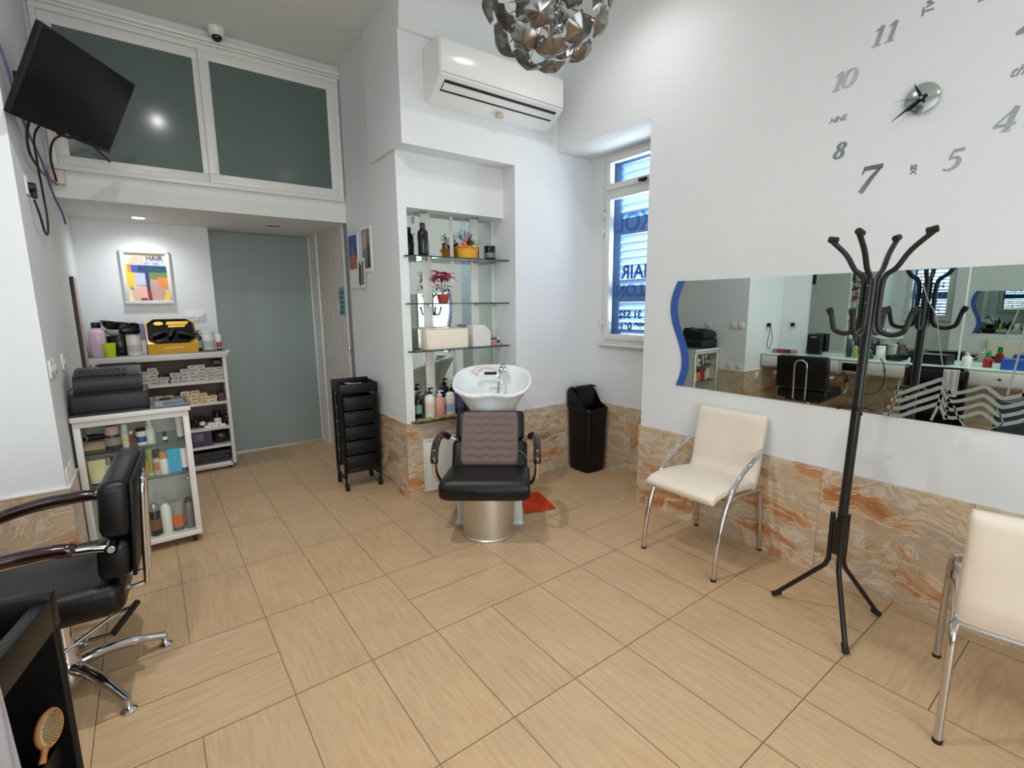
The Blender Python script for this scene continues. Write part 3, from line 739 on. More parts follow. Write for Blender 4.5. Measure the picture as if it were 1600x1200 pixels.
# ------------------------------------------------------------------ long mirror with the wavy blue end
def wave(z0, z1, n=24, amp=0.035):
    return [(amp*sin(2*pi*(i/n)*0.98+0.35)+0.03*(i/n)-0.012, z0+(z1-z0)*i/n) for i in range(n+1)]
def long_mirror():
    z0, z1 = 0.922, 1.606
    t = thing('wall_mirror', 'long frameless wall mirror with a wavy blue end and etched waves, above the cream chairs', 'mirror', (XW,1.15,z0))
    yl, yr = 1.925, -0.35
    w = wave(z0, z1)
    # left edge follows the S curve measured on the wall
    edge = [(0.062*sin(2*pi*(i/24)*0.86+3.65)+0.003+0.035*(1-i/24), z0+(z1-z0)*i/24) for i in range(25)]
    def band(offa, offb):
        return [(yl+o+offa, z) for o, z in edge], [(yl+o+offb, z) for o, z in edge]
    A, C = band(0.0, -0.055)
    blue = M('blue_painted_glass', (58,92,168), 0.25, var=0.25, vscale=30)
    b = B(); poly = C + [(yr,z1),(yr,z0)]
    b.prism(poly, 'x', XW-0.008, XW-0.001); part('mirror_glass', b, MIRROR, t, world=True, smooth=False)
    s = B(); s.prism(A + C[::-1], 'x', XW-0.010, XW-0.001); part('blue_edge', s, blue, t, world=True, smooth=False, label='wavy blue edge')
    etch = M('frosted_etching', (138,146,140), 0.7)
    x0, x1 = XW-0.0092, XW-0.0082
    e = B()
    W_ = frame((0,0,0), (0,-1,0), (0,0,1), (-1,0,0))
    def line(pts, w0):
        pp = smooth_path([(-y, z, 0) for y, z in pts], 5); e.ribbon([(p.x,p.y) for p in pp], [w0]*len(pp), 0, 0.0006)
    # rows of waves with a feathered left side, as etched on the glass
    for k in range(4):
        z = 1.115-0.037*k
        line([(0.735+0.012*k,z-0.075),(0.71,z-0.075),(0.66,z-0.045),(0.60,z-0.01),(0.57,z+0.005),(0.555,z-0.02),(0.54,z-0.06)], 0.017)
        line([(0.545,z-0.045),(0.52,z-0.05),(0.47,z-0.03),(0.43,z-0.01),(0.40,z-0.03),(0.37,z-0.05),(0.32,z-0.03),(0.29,z-0.015),(0.25,z-0.045),(0.18,z-0.05),(0.10,z-0.04),(0.0,z-0.06)], 0.015)
    for pts, w0 in (([(0.695,1.595),(0.66,1.48),(0.62,1.40),(0.60,1.30),(0.575,1.18)], 0.004), ([(0.565,1.06),(0.573,1.0),(0.59,0.93)], 0.010), ([(0.52,1.01),(0.50,0.96),(0.475,0.925)], 0.006), ([(0.36,1.45),(0.40,1.30),(0.48,1.22)], 0.004), ([(0.34,1.42),(0.345,1.25),(0.36,1.08)], 0.007), ([(0.30,1.42),(0.31,1.25),(0.315,1.08)], 0.007), ([(0.30,1.50),(0.33,1.42),(0.29,1.38),(0.25,1.44),(0.22,1.52)], 0.014), ([(0.385,1.02),(0.36,0.96),(0.40,0.93)], 0.004), ([(0.72,1.10),(0.735,0.99),(0.75,0.925)], 0.005)):
        line(pts, w0)
    e.xf(W_)
    for v in e.bm.verts: v.co.x += XW-0.0083
    part('etching', e, etch, t, world=True, smooth=False, label='frosted etched waves and stems')
long_mirror()

# ------------------------------------------------------------------ cream chairs
def cream_chair(label):
    t = thing('visitor_chair', label, 'chair', group='cream visitor chairs')
    hw = 0.213
    def slab(path, th, name):
        """padded slab swept along a side profile (x,z)"""
        b = B(); n = len(path); P = [Vector((p[0],0,p[1])) for p in path]
        def fn(u, v):
            i = v*(n-1); k = min(int(i), n-2); f = i-k; p = P[k].lerp(P[k+1], f); tg = (P[k+1]-P[k]).normalized()
            nn = Vector((-tg.z,0,tg.x))
            a = 2*pi*u; e = 0.35
            cx = math.copysign(abs(cos(a))**0.28, cos(a)); cz = math.copysign(abs(sin(a))**0.55, sin(a))
            endf = min(1.0, (1-abs(2*v-1))*14+0.35)
            return p + Vector((0,1,0))*cx*hw*(0.97+0.03*endf) + nn*cz*th/2*endf
        V = b.grid(fn, 32, 26, wrapu=True)
        b.face([r[0] for r in V]); b.face([r[-1] for r in V][::-1])
        return part(name, b, CREAM, t, angle=70)
    slab([(0.285,0.425),(0.25,0.452),(0.15,0.462),(0.0,0.452),(-0.10,0.44),(-0.175,0.425)], 0.062, 'seat')
    slab([(-0.135,0.40),(-0.165,0.45),(-0.185,0.50),(-0.20,0.60),(-0.225,0.72),(-0.245,0.825)], 0.058, 'backrest')
    for s in (1,-1):
        y = 0.228*s
        f = B(); f.tube(smooth_path([(0.262,y,0.0),(0.255,y,0.12),(0.225,y,0.27),(0.165,y,0.41),(0.07,y,0.52),(-0.06,y,0.59),(-0.16,y*0.985,0.622),(-0.19,y*0.95,0.63)], 6), 0.0125, 12); fl = part('front_leg', f, CHROME, t, label='curved chrome front leg running up into the arm')
        k = B(); k.cyl((0.262,y,0),(0.262,y,0.012),0.0145,seg=14); part('foot_cap', k, RUBBER, fl)
        r = B(); r.tube(smooth_path([(-0.262,y*0.92,0.0),(-0.245,y*0.92,0.2),(-0.225,y*0.92,0.36),(-0.20,y*0.92,0.392),(-0.16,y*0.92,0.40)], 6), 0.0125, 12); rl = part('rear_leg', r, CHROME, t)
        k = B(); k.cyl((-0.262,y*0.92,0),(-0.262,y*0.92,0.012),0.0145,seg=14); part('foot_cap', k, RUBBER, rl)
    u = B()
    for s in (1,-1): u.tube([(-0.16,0.21*s,0.40),(0.05,0.21*s,0.41),(0.17,0.226*s,0.405)], 0.011, 10)
    u.tube([(-0.17,-0.21,0.395),(-0.17,0.21,0.395)], 0.011, 10); u.tube([(0.14,-0.21,0.408),(0.14,0.21,0.408)], 0.011, 10)
    part('seat_frame', u, CHROME, t)
    return t
ch1 = cream_chair('cream leather chair with chrome legs facing the room, back to the wall under the mirror')
ch2 = copy_tree(ch1); ch2['label'] = 'cream leather chair seen from behind at the right edge, turned to the wall'
place(ch1, (2.541,1.509,0), radians(180)); place(ch2, (2.284,0.133,0), radians(10.7))

# ------------------------------------------------------------------ coat rack
def coat_rack():
    c = Vector((2.408,0.769,0)); t = thing('coat_rack', 'black metal coat stand with flared arms and hooks, in front of the long mirror', 'coat rack', c)
    R_ = Vector((0.80,-0.60,0)); D_ = Vector((0.597,0.802,0)); lean = R_*0.032
    def L(p): p = Vector(p); return p+lean*max(0,(p.z-0.3)/1.4)
    b = B(); b.tube([L((0,0,z)) for z in (0.34,0.8,1.2,1.56)], 0.019, 14); part('pole', b, BLACKM, t)
    j = B(); j.cyl(L((0,0,1.0)), L((0,0,1.03)), 0.021, seg=14); part('collar', j, BLACKM, t)
    feet = [Vector((2.397,1.024,0))-c, Vector((2.207,0.637,0))-c, Vector((2.621,0.646,0))-c]
    for f in feet:
        d = f.normalized(); r = 0.033
        b = B(); b.tube([Vector((0,0,0.525))+d*r, Vector((0,0,0.40))+d*r, Vector((0,0,0.30))+d*r, Vector((0,0,0.265))+d*(r+0.012)]+[Vector((0,0,0.265)).lerp(Vector((0,0,0.010)), k)+d*(r+0.012+(f.length-r-0.012)*k) for k in (0.5,1.0)], 0.0105, 10)
        b.box((-0.004,-0.004,0.34),(0.004,0.004,0.37)); leg = part('leg', b, BLACKM, t)
        k = B(); k.tube([Vector((0,0,0.035))+d*(f.length-0.03), Vector((0,0,0.012))+d*(f.length+0.002)], 0.0135, 10); part('rubber_tip', k, RUBBER, leg)
    br = B(); br.tube([Vector((0,0,0.34)),Vector((0,0,0.50))], 0.028, 12); part('bracket', br, BLACKM, t)
    arms = [R_*0.10-D_*0.155, -R_*0.10+D_*0.155, -R_*0.155-D_*0.10, R_*0.155+D_*0.10]
    for a in arms:
        d = a.normalized(); ln = a.length
        def q(r, z): return L(Vector((0,0,z))+d*r)
        top = [q(ln,1.735), q(ln*0.62,1.665), q(0.075,1.60), q(0.045,1.575), q(0.034,1.54), q(0.033,1.45), q(0.034,1.39)]
        hook = [q(0.034+0.052*(1-cos(x)), 1.375-0.045*sin(x)) for x in (0.5,1.0,1.57,2.1,2.6)]+[q(0.143,1.405), q(0.154,1.430)]
        b = B(); b.tube(smooth_path(top+hook, 4), 0.0105, 10); arm = part('arm', b, BLACKM, t, label='bent tube ending in a flared arm above and a hook below')
        k = B(); k.tube([q(ln-0.03,1.729), q(ln+0.004,1.736)], 0.0135, 10); part('rubber_tip', k, RUBBER, arm); k = B(); k.tube([q(0.147,1.415), q(0.157,1.437)], 0.0130, 10); part('rubber_tip', k, RUBBER, arm)
        s = B(); s.cyl(q(0.040,1.46), q(0.047,1.46), 0.004, seg=8); part('screw', s, CHROME, arm); s = B(); s.cyl(q(0.040,1.53), q(0.047,1.53), 0.004, seg=8); part('screw', s, CHROME, arm)
    for ang in (0.1, 2.2, 4.3):
        d = R_*cos(ang)+D_*sin(ang)
        p = B(); p.tube([L((0,0,1.015)), L(Vector((0,0,1.012))+d*0.05), L(Vector((0,0,1.0))+d*0.075)], 0.0075, 8); part('peg', p, BLACKM, t)
coat_rack()

# ------------------------------------------------------------------ waste bin
def waste_bin():
    t = thing('waste_bin', 'black plastic swing-top bin in the corner below the window', 'bin', (3.055,2.985,0))
    b = B(); hx, hy = 0.128, 0.138
    def sec(z, s): 
        out = []
        for k in range(32):
            a = 2*pi*k/32; cx = math.copysign(abs(cos(a))**0.35, cos(a)); sy = math.copysign(abs(sin(a))**0.35, sin(a)); out.append((hx*s*cx, hy*s*sy, z))
        return out
    rings = [b._new(sec(z, s)) for z, s in ((0.0,0.86),(0.012,0.90),(0.28,0.96),(0.53,1.0),(0.535,1.04),(0.565,1.05),(0.572,1.03),(0.572,0.96),(0.50,0.95),(0.06,0.84))]
    for A, C in zip(rings, rings[1:]):
        for k in range(32): b.face([A[k],A[(k+1)%32],C[(k+1)%32],C[k]])
    b.face(rings[0][::-1]); b.face(rings[-1])
    part('body', b, BLACKP, t)
    h = B()
    prof = [(0.13,0.57),(0.132,0.68),(0.118,0.725),(0.085,0.745),(0.02,0.742),(0.02,0.732),(0.075,0.733),(0.105,0.715),(0.118,0.675),(0.118,0.57)]
    h.prism(prof, 'x', -0.125, 0.125)
    h.prism([(0.128,0.57),(0.128,0.70),(0.085,0.74),(0.03,0.70),(-0.04,0.60),(-0.10,0.572)], 'x', -0.127, -0.119); h.prism([(0.128,0.57),(0.128,0.70),(0.085,0.74),(0.03,0.70),(-0.04,0.60),(-0.10,0.572)], 'x', 0.119, 0.127)
    part('hood', h, BLACKP, t, angle=50)
    l = B(); l.box((-0.105,-0.035,0.565),(0.105,-0.025,0.755),0.004, T=Matrix.Translation((0,0,0.56)) @ Matrix.Rotation(radians(-12),4,'X') @ Matrix.Translation((0,0.03,-0.56))); part('flap', l, BLACKP, t, label='black swing flap standing open')
    p = B(); p.box((-0.03,-0.128,0.012),(0.03,-0.115,0.035),0.004); part('pedal', p, BLACKP, t)
waste_bin()
# ------------------------------------------------------------------ hair wash unit (chair and basin on one stand)
def cushion(b, lo, hi, bev, seg=4): return b.box(lo, hi, bev, seg)
def wash_unit():
    t = thing('backwash_unit', 'black hair-washing chair with white basin and silver drum base before the glass shelves', 'salon chair', (1.655,2.495,0), atan2(-0.62,0.785))
    b = B(); b.lathe([(0.168,0.0),(0.170,0.012),(0.164,0.02),(0.172,0.33),(0.172,0.34)], (0,0,0), 40); part('drum_base', b, STEEL, t, label='satin silver drum base')
    for s in (-1,1):
        l = B(); l.box((s*0.19-0.03,0.10,0.02),(s*0.19+0.03,0.30,0.36),0.012,3); l.box((s*0.19-0.036,0.09,0.0),(s*0.19+0.036,0.31,0.03),0.008,2)
        part('side_support', l, M('pale_support', (206,212,208), 0.25, coat=0.3), t, label='pale upright beside the drum')
    b = B()
    def seatfn(u, v):
        a = 2*pi*u; cx = math.copysign(abs(cos(a))**0.22, cos(a)); cz = math.copysign(abs(sin(a))**0.45, sin(a))
        y = -0.275+v*0.44
        e = min(1, (1-abs(2*v-1))*9+0.45)
        zc = 0.392-0.05*v; th = 0.062*e
        return (cx*0.272*(0.955+0.045*e), y+0.0*cz, zc+cz*th-0.012*(1-min(1,v*6)))
    V = b.grid(seatfn, 40, 26, wrapu=True); b.face([r[0] for r in V]); b.face([r[-1] for r in V][::-1])
    part('seat', b, BLACKL, t, angle=70)
    # backrest of two padded sections leaning back towards the basin
    p0 = Vector((0,0.125,0.37)); p1 = Vector((0,0.315,0.735)); e = (p1-p0).normalized(); n = Vector((0,-e.z,e.y)); L = (p1-p0).length
    BT = frame(p0, (1,0,0), e, n*-1*-1)
    def pad(name, y0, y1, hw, z0, z1, mat, bev):
        q = B(); q.box((-hw,y0,z0),(hw,y1,z1), bev, 4); q.xf(BT); return part(name, q, mat, t, angle=60)
    bk = pad('backrest', -0.02, L*0.52, 0.255, -0.085, 0.0, BLACKL, 0.03)
    pad('head_section', L*0.525, L+0.01, 0.235, -0.085, 0.004, BLACKL, 0.03)
    bp_ = B(); bp_.box((-0.16,0.02,-0.10),(0.16,L-0.02,-0.084),0.006); bp_.xf(BT); part('back_panel', bp_, BLACKP, t)
    for s in (-1,1):
        a = B(); a.tube(smooth_path([(s*0.275,0.20,0.585),(s*0.30,0.12,0.622),(s*0.312,0.03,0.628),(s*0.316,-0.07,0.60),(s*0.316,-0.125,0.545),(s*0.315,-0.135,0.51)], 6), [0.016]+[0.024]*29+[0.021], 12); part('armrest', a, WOODR, t, label='glossy dark red armrest')
        c = B(); c.tube(smooth_path([(s*0.315,-0.134,0.515),(s*0.313,-0.12,0.45),(s*0.302,-0.07,0.38),(s*0.28,-0.03,0.345),(s*0.24,-0.02,0.335)], 6), 0.0165, 12); part('arm_tube', c, SCHROME, t, label='chrome arm tube'); c = B(); c.cyl((s*0.275,0.20,0.585),(s*0.235,0.21,0.565),0.009,seg=10); part('arm_pin', c, CHROME, t)
        for k in (0.0,0.045):
            r = B(); r.ball((s*0.316,-0.150+k*0.35,0.545+k),(0.006,0.004,0.006),10,6); part('rivet', r, CHROME, t)
    # basin
    bc = Vector((0.0,0.545,0.0))
    def rim(a):
        r = 1.0
        fx = cos(a); fy = sin(a)
        rx, ry = 0.290, 0.245
        n_ = 2.6
        k = (abs(fx/rx)**n_+abs(fy/ry)**n_)**(-1/n_)
        d = abs(((a+pi/2+pi)%(2*pi))-pi)       # angle from the front
        notch = max(0.0, 1-(d/0.62)**2)
        k *= 1-0.27*notch**1.5
        return k*fx, k*fy, notch
    def rimz(y, notch): return 0.925+0.16*(y/0.49) - 0.018*notch
    q = B()
    prof = [(0.30,-0.262,0.0),(0.44,-0.255,0.10),(0.62,-0.20,0.4),(0.80,-0.10,0.8),(0.93,-0.035,1.0),(0.985,-0.022,1.0),(1.0,-0.010,1.0),(0.995,0.0,1.0),(0.965,0.004,1.0),(0.93,-0.002,1.0),(0.895,-0.022,1.0),(0.82,-0.085,0.9),(0.66,-0.150,0.5),(0.40,-0.185,0.2),(0.12,-0.195,0.0)]
    NU = 72
    rings = []
    for (s, dz, w) in prof:
        ring = []
        for k in range(NU):
            a = 2*pi*k/NU; x, y, nt_ = rim(a)
            rx0, ry0 = 0.275*cos(a), 0.225*sin(a)
            X = (rx0*(1-w)+x*w)*s; Y = (ry0*(1-w)+y*w)*s
            ring.append((X, Y+bc.y, rimz(Y, nt_*w)+dz))
        rings.append(q._new(ring))
    for A, C in zip(rings, rings[1:]):
        for k in range(NU): q.face([A[k],A[(k+1)%NU],C[(k+1)%NU],C[k]])
    q.face(rings[0][::-1]); q.face(rings[-1])
    basin = part('basin', q, PORC, t, angle=80, label='white porcelain basin')
    d = B(); d.lathe([(0.03,0.0),(0.03,0.004),(0.02,0.006),(0,0.003)], (0,bc.y,0.733), 20); part('drain', d, CHROME, basin)
    f = B(); f.cyl((0.075,0.70,0.955),(0.075,0.70,1.00),0.026,0.024); f.box((0.044,0.62,0.962),(0.106,0.715,1.000),0.010,3); f.box((0.060,0.63,1.000),(0.090,0.72,1.018),0.006,2); part('tap', f, CHROME, basin, label='chrome mixer tap')
    h = B(); h.tube(smooth_path([(0.070,0.63,0.965),(0.058,0.58,0.955),(0.05,0.50,0.88),(0.045,0.44,0.80)], 6), 0.009, 10); part('hose', h, CHROME, basin)
    sp = B(); sp.tube(smooth_path([(0.045,0.625,0.965),(0.0,0.63,0.995),(-0.06,0.635,1.005),(-0.11,0.63,0.985),(-0.135,0.615,0.955)], 6), [0.010]*8+[0.013]*8+[0.02]*5+[0.024]*4, 12); part('spray_head', sp, M('pinkish_white_plastic', (222,208,202), 0.3), basin, label='pinkish white spray head')
    sg = B(); sg.tube([(-0.06,0.60,0.962),(0.03,0.60,0.962)], 0.011, 10); part('spray_grip', sg, BLACKP, basin, label='dark grip')
    st = B(); st.box((-0.13,0.42,0.0),(0.13,0.66,0.62),0.02,3); st.box((-0.17,0.40,0.0),(0.17,0.70,0.03),0.01,2); st.lathe([(0.09,0.60),(0.10,0.68)], (0,0.545,0), 24); part('pedestal', st, M('pale_support', (0,0,0)), t)
    return t, BT, L
WU, WBT, WL = wash_unit()

def seat_pad():
    t = bpy.data.objects.new('massage_pad', None); COL.objects.link(t)
    Wm = root_matrix(WU) @ WBT
    t.matrix_basis = Wm
    tag(t, 'quilted grey-brown pad hung on the backrest of the hair-washing chair', 'cushion')
    b = B(); hw, y0, y1 = 0.195, 0.035, WL-0.005
    def fn(u, v):
        x = (u*2-1); y = y0+(y1-y0)*v
        ex = max(0.0, 1-abs(x)**14); ey = max(0.0, 1-abs(2*v-1)**14)
        row = abs(sin(pi*7*v)); colm = abs(sin(pi*4*(u*0.96+0.02)))
        puff = (abs(sin(pi*(7*v+0.10*sin(2*pi*4*u))))**0.42)*(0.45+0.55*colm**0.45)
        if abs(x) > 0.80: puff = 0.85*(0.7+0.3*row)
        z = 0.008+0.024*(ex*ey)**0.4*(0.45+0.55*puff)
        cr = 1-0.10*max(0, abs(2*v-1)**10)
        return (x*hw*cr, y, z)
    V = b.grid(fn, 65, 85)
    # close the back
    n = len(V); m_ = len(V[0])
    edge = [V[i][0] for i in range(n)]+[V[-1][j] for j in range(1,m_)]+[V[i][-1] for i in range(n-2,-1,-1)]+[V[0][j] for j in range(m_-2,0,-1)]
    back = [b.bm.verts.new((v.co.x, v.co.y, 0.0055)) for v in edge]
    for i in range(len(edge)): b.face([edge[i], back[i], back[(i+1)%len(edge)], edge[(i+1)%len(edge)]])
    b.face(back)
    part('quilted_cover', b, M('taupe_fabric', (112,96,92), 0.85, bump=0.3, bscale=400), t, angle=80)
    l = B(); l.box((-0.15,0.018,0.006),(-0.115,0.036,0.009)); part('care_label', l, PAPER, t, label='small white label')
    l = B(); l.box((0.10,0.016,0.006),(0.14,0.036,0.009)); part('care_label', l, PAPER, t, label='small white label')
    c = B(); c.tube(smooth_path([(0.19,0.14,0.012),(0.225,0.12,0.012),(0.25,0.09,0.012),(0.262,0.06,0.02)], 5), 0.003, 6); part('lead', c, M('grey_lead', (120,118,120), 0.5), t)
seat_pad()

def orange_bag():
    b = B()
    P_ = [Vector((2.00,2.56,0)),Vector((2.235,2.48,0)),Vector((2.33,2.80,0)),Vector((2.05,2.90,0))]
    def fn(u, v):
        p = P_[0].lerp(P_[1],u).lerp(P_[3].lerp(P_[2],u),v)
        hgt = 0.010+0.10*max(0,(1-abs(u-0.30)*1.8))*v**1.3 + 0.006*sin(9*u+5*v)*sin(7*v+2*u)
        return (p.x+0.003*sin(11*v), p.y+0.003*sin(9*u), max(0.004, hgt))
    b.grid(fn, 20, 20); bmesh.ops.solidify(b.bm, geom=b.bm.faces[:], thickness=0.0035)
    tag(part('plastic_bag', b, M('orange_plastic', (246,78,18), 0.3, bump=0.3, bscale=25), angle=60), 'bright orange plastic bag lying on the floor behind the hair-washing chair', 'bag')
orange_bag()

# ------------------------------------------------------------------ salon trolleys
def trolley(name, label, w, d, h, loc, rotz, wheel=True, ndr=5, fill=0.86, levels=None, th=0.014):
    t = thing(name, label, 'trolley', loc, rotz)
    pw = 0.024; zb = 0.125
    # open top tray
    b = B(); zt = h
    for lo, hi in (((-w/2,-d/2,zt-0.075),(w/2,-d/2+th,zt)), ((-w/2,d/2-th,zt-0.075),(w/2,d/2,zt+0.012)), ((-w/2,-d/2+th,zt-0.075),(-w/2+th,d/2-th,zt)), ((w/2-th,-d/2+th,zt-0.075),(w/2,d/2-th,zt)), ((-w/2+th,-d/2+th,zt-0.075),(w/2-th,d/2-th,zt-0.065))): b.box(lo, hi, 0.003)
    part('top_tray', b, BLACKP, t)
    for sx in (-1,1):
        # side frame: two posts joined below by a curved rail
        p = B(); x = sx*(w/2-pw/2)
        p.tube([(x,-d/2+pw/2,zt-0.07),(x,-d/2+pw/2,0.15),(x,-d/2+pw/2+0.006,0.105)], pw/2, 8)
        p.tube([(x,d/2-pw/2,zt-0.07),(x,d/2-pw/2,0.15),(x,d/2-pw/2-0.006,0.105)], pw/2, 8)
        p.tube(smooth_path([(x,-d/2+pw/2,0.19),(x,-d/2+pw/2+0.02,0.125),(x,-d/2+0.07,0.095),(x,d/2-0.07,0.095),(x,d/2-pw/2-0.02,0.125),(x,d/2-pw/2,0.19)], 5), 0.011, 8)
        part('side_frame', p, BLACKP, t)
    f = B(); f.box((-w/2+pw,-d/2+0.004,zb+0.02),(w/2-pw,-d/2+0.02,zb+0.05),0.003); f.box((-w/2+pw,d/2-0.02,zb+0.02),(w/2-pw,d/2-0.004,zb+0.05),0.003); part('cross_rail', f, BLACKP, t)
    step = (zt-0.085-zb-0.055)/ndr
    for i in range(ndr):
        z = zb+0.055+i*step; hh = step*fill
        if levels: z, hh = levels[i]
        q = B(); x0, x1, y0, y1 = -w/2+pw+0.002, w/2-pw-0.002, -d/2+0.002, d/2-0.012
        for lo, hi in (((x0,y0,z),(x1,y0+0.01,z+hh)), ((x0,y1-0.01,z),(x1,y1,z+hh)), ((x0,y0+0.01,z),(x0+0.006,y1-0.01,z+hh)), ((x1-0.006,y0+0.01,z),(x1,y1-0.01,z+hh)), ((x0,y0,z-0.004),(x1,y1,z+0.003))): q.box(lo, hi, 0.002)
        q.box((x0+0.02,y0-0.009,z+hh-0.014),(x1-0.02,y0+0.002,z+hh-0.004),0.003)
        part('drawer', q, BLACKP, t)
    if wheel:
        for sx in (-1,1):
            for sy in (-1,1):
                c = B(); x, y = sx*(w/2-0.012), sy*(d/2-0.016)
                c.cyl((x-0.004*sx-0.012,y,0.028),(x-0.004*sx-0.002,y,0.028),0.028,seg=18); c.cyl((x-0.004*sx+0.004,y,0.028),(x-0.004*sx+0.014,y,0.028),0.028,seg=18)
                k = part('castor', c, RUBBER, t)
                c = B(); c.cyl((x,y,0.05),(x,y,0.11),0.009,seg=10); c.box((x-0.008,y-0.02,0.03),(x+0.006,y+0.02,0.058),0.006); part('castor_fork', c, BLACKP, k)
    return t
tr = trolley('salon_trolley', 'tall black drawer trolley standing against the white column', 0.30, 0.285, 0.865, (1.297,3.89,0), radians(-4))
# loose papers showing over the drawer edges
def paper(name, label, loc, w, d, rz, tilt=0.1, th=0.004, mat=None, cat='paper'):
    b = B()
    b.grid(lambda u, v: ((u-0.5)*w, (v-0.5)*d, 0.010*sin(3*u+2*v)), 8, 8); bmesh.ops.solidify(b.bm, geom=b.bm.faces[:], thickness=th)
    o = part(name, b, mat or PAPER)
    o.matrix_basis = Matrix.Translation(Vector(loc)) @ Matrix.Rotation(rz,4,'Z') @ Matrix.Rotation(tilt,4,'X')
    return tag(o, label, cat)
FOIL = M('silver_foil', (190,190,192), 0.3, 0.9)
paper('paper_sheet', 'white sheet lying in the top tray of the tall drawer trolley', (1.33,3.93,0.835), 0.17, 0.12, 0.3, 0.10)
paper('foil_bundle', 'crumpled silver foils poking from the middle drawer of the tall trolley', (1.285,3.80,0.535), 0.19, 0.10, 0.1, 0.05, 0.014, FOIL, 'foil')
paper('paper_sheet', 'white sheet edge in the second drawer of the tall trolley', (1.28,3.84,0.665), 0.15, 0.12, 0.0, 0.25)

# foreground trolley at the lower left edge
ft = trolley('salon_trolley', 'black trolley with open top tray cut off by the lower left corner', 0.36, 0.46, 0.815, (-0.235-0.18*0.975-0.223*0.23, 1.475+0.18*0.223-0.975*0.23, 0), radians(-12.9), True, 2, 0.5, [(0.17,0.07),(0.41,0.05)], 0.03)
q_ = B(); q_.box((-0.176,-0.21,0.14),(-0.17,0.21,0.745)); q_.xf(Matrix.Identity(4)); part('inner_panel', q_, BLACKP, ft)
q_ = B(); q_.box((-0.168,0.205,0.14),(0.172,0.212,0.745)); part('inner_panel', q_, BLACKP, ft)
FTM = root_matrix(ft)
paper('foil_sheet', 'crumpled pale foil in the top tray of the near trolley', FTM @ Vector((-0.03,-0.02,0.768)), 0.2, 0.26, 0.2, 0.05, 0.004, M('pale_foil', (150,160,158), 0.4, 0.3), 'foil')
def hair_brush():
    t = bpy.data.objects.new('hair_brush', None); COL.objects.link(t)
    nz = Vector((0.55,-0.72,0.42)).normalized(); up = Vector((0.45,0.25,1.0)); up = (up-nz*up.dot(nz)).normalized()
    t.matrix_basis = frame(Vector((-0.279,1.432,0.512)), up.cross(nz), up, nz) @ Matrix.Scale(0.74, 4)
    tag(t, 'wooden hair brush with pale bristles standing in the near black trolley', 'hair brush')
    b = B(); b.lathe([(0.0,-0.01),(0.8,-0.009),(0.97,-0.004),(1.0,0.002),(0.95,0.008),(0,0.010)], (0,0,0), 32, Matrix.Diagonal((0.036,0.058,1,1))); b.tube([(0,-0.05,0),(0,-0.07,0),(0,-0.092,0)], [0.011,0.008,0.010], 10)
    part('body', b, M('orange_wood', (176,112,58), 0.35, var=0.12, vscale=20), t)
    c = B(); c.lathe([(1.0,0.009),(0.92,0.014),(0,0.017)], (0,0,0), 32, Matrix.Diagonal((0.027,0.047,1,1))); part('pad', c, M('pale_brush_pad', (214,186,132), 0.5), t)
    s = B()
    for i in range(-4,5):
        for j in range(-7,8):
            x, y = i*0.0055+(j%2)*0.00275, j*0.006
            if (x/0.024)**2+(y/0.043)**2 < 1: s.cyl((x,y,0.014),(x*1.05,y*1.05,0.028),0.0013,0.0013,6)
    part('bristles', s, M('brush_bristle', (120,84,44), 0.5), t, kind='stuff')
hair_brush()
def hung_towel():
    t = B()
    path = [(0.150,0.770),(0.165,0.822),(0.185,0.830),(0.196,0.812),(0.199,0.74),(0.200,0.66),(0.201,0.58)]
    pp = smooth_path([(p[0],0,p[1]) for p in path], 5)
    t.grid(lambda u, v: (lambda p: (p.x+0.004*sin(16*u+3*v), -0.165+0.113*u, p.z))(pp[min(int(v*(len(pp)-1)+0.5),len(pp)-1)]), 22, len(pp))
    bmesh.ops.solidify(t.bm, geom=t.bm.faces[:], thickness=0.006)
    t.xf(FTM)
    tag(part('hand_towel', t, M('white_towel', (226,222,226), 0.9, bump=0.4, bscale=250), angle=80), 'white towel hanging over the side of the near black trolley, at the bottom left corner', 'towel')
hung_towel()

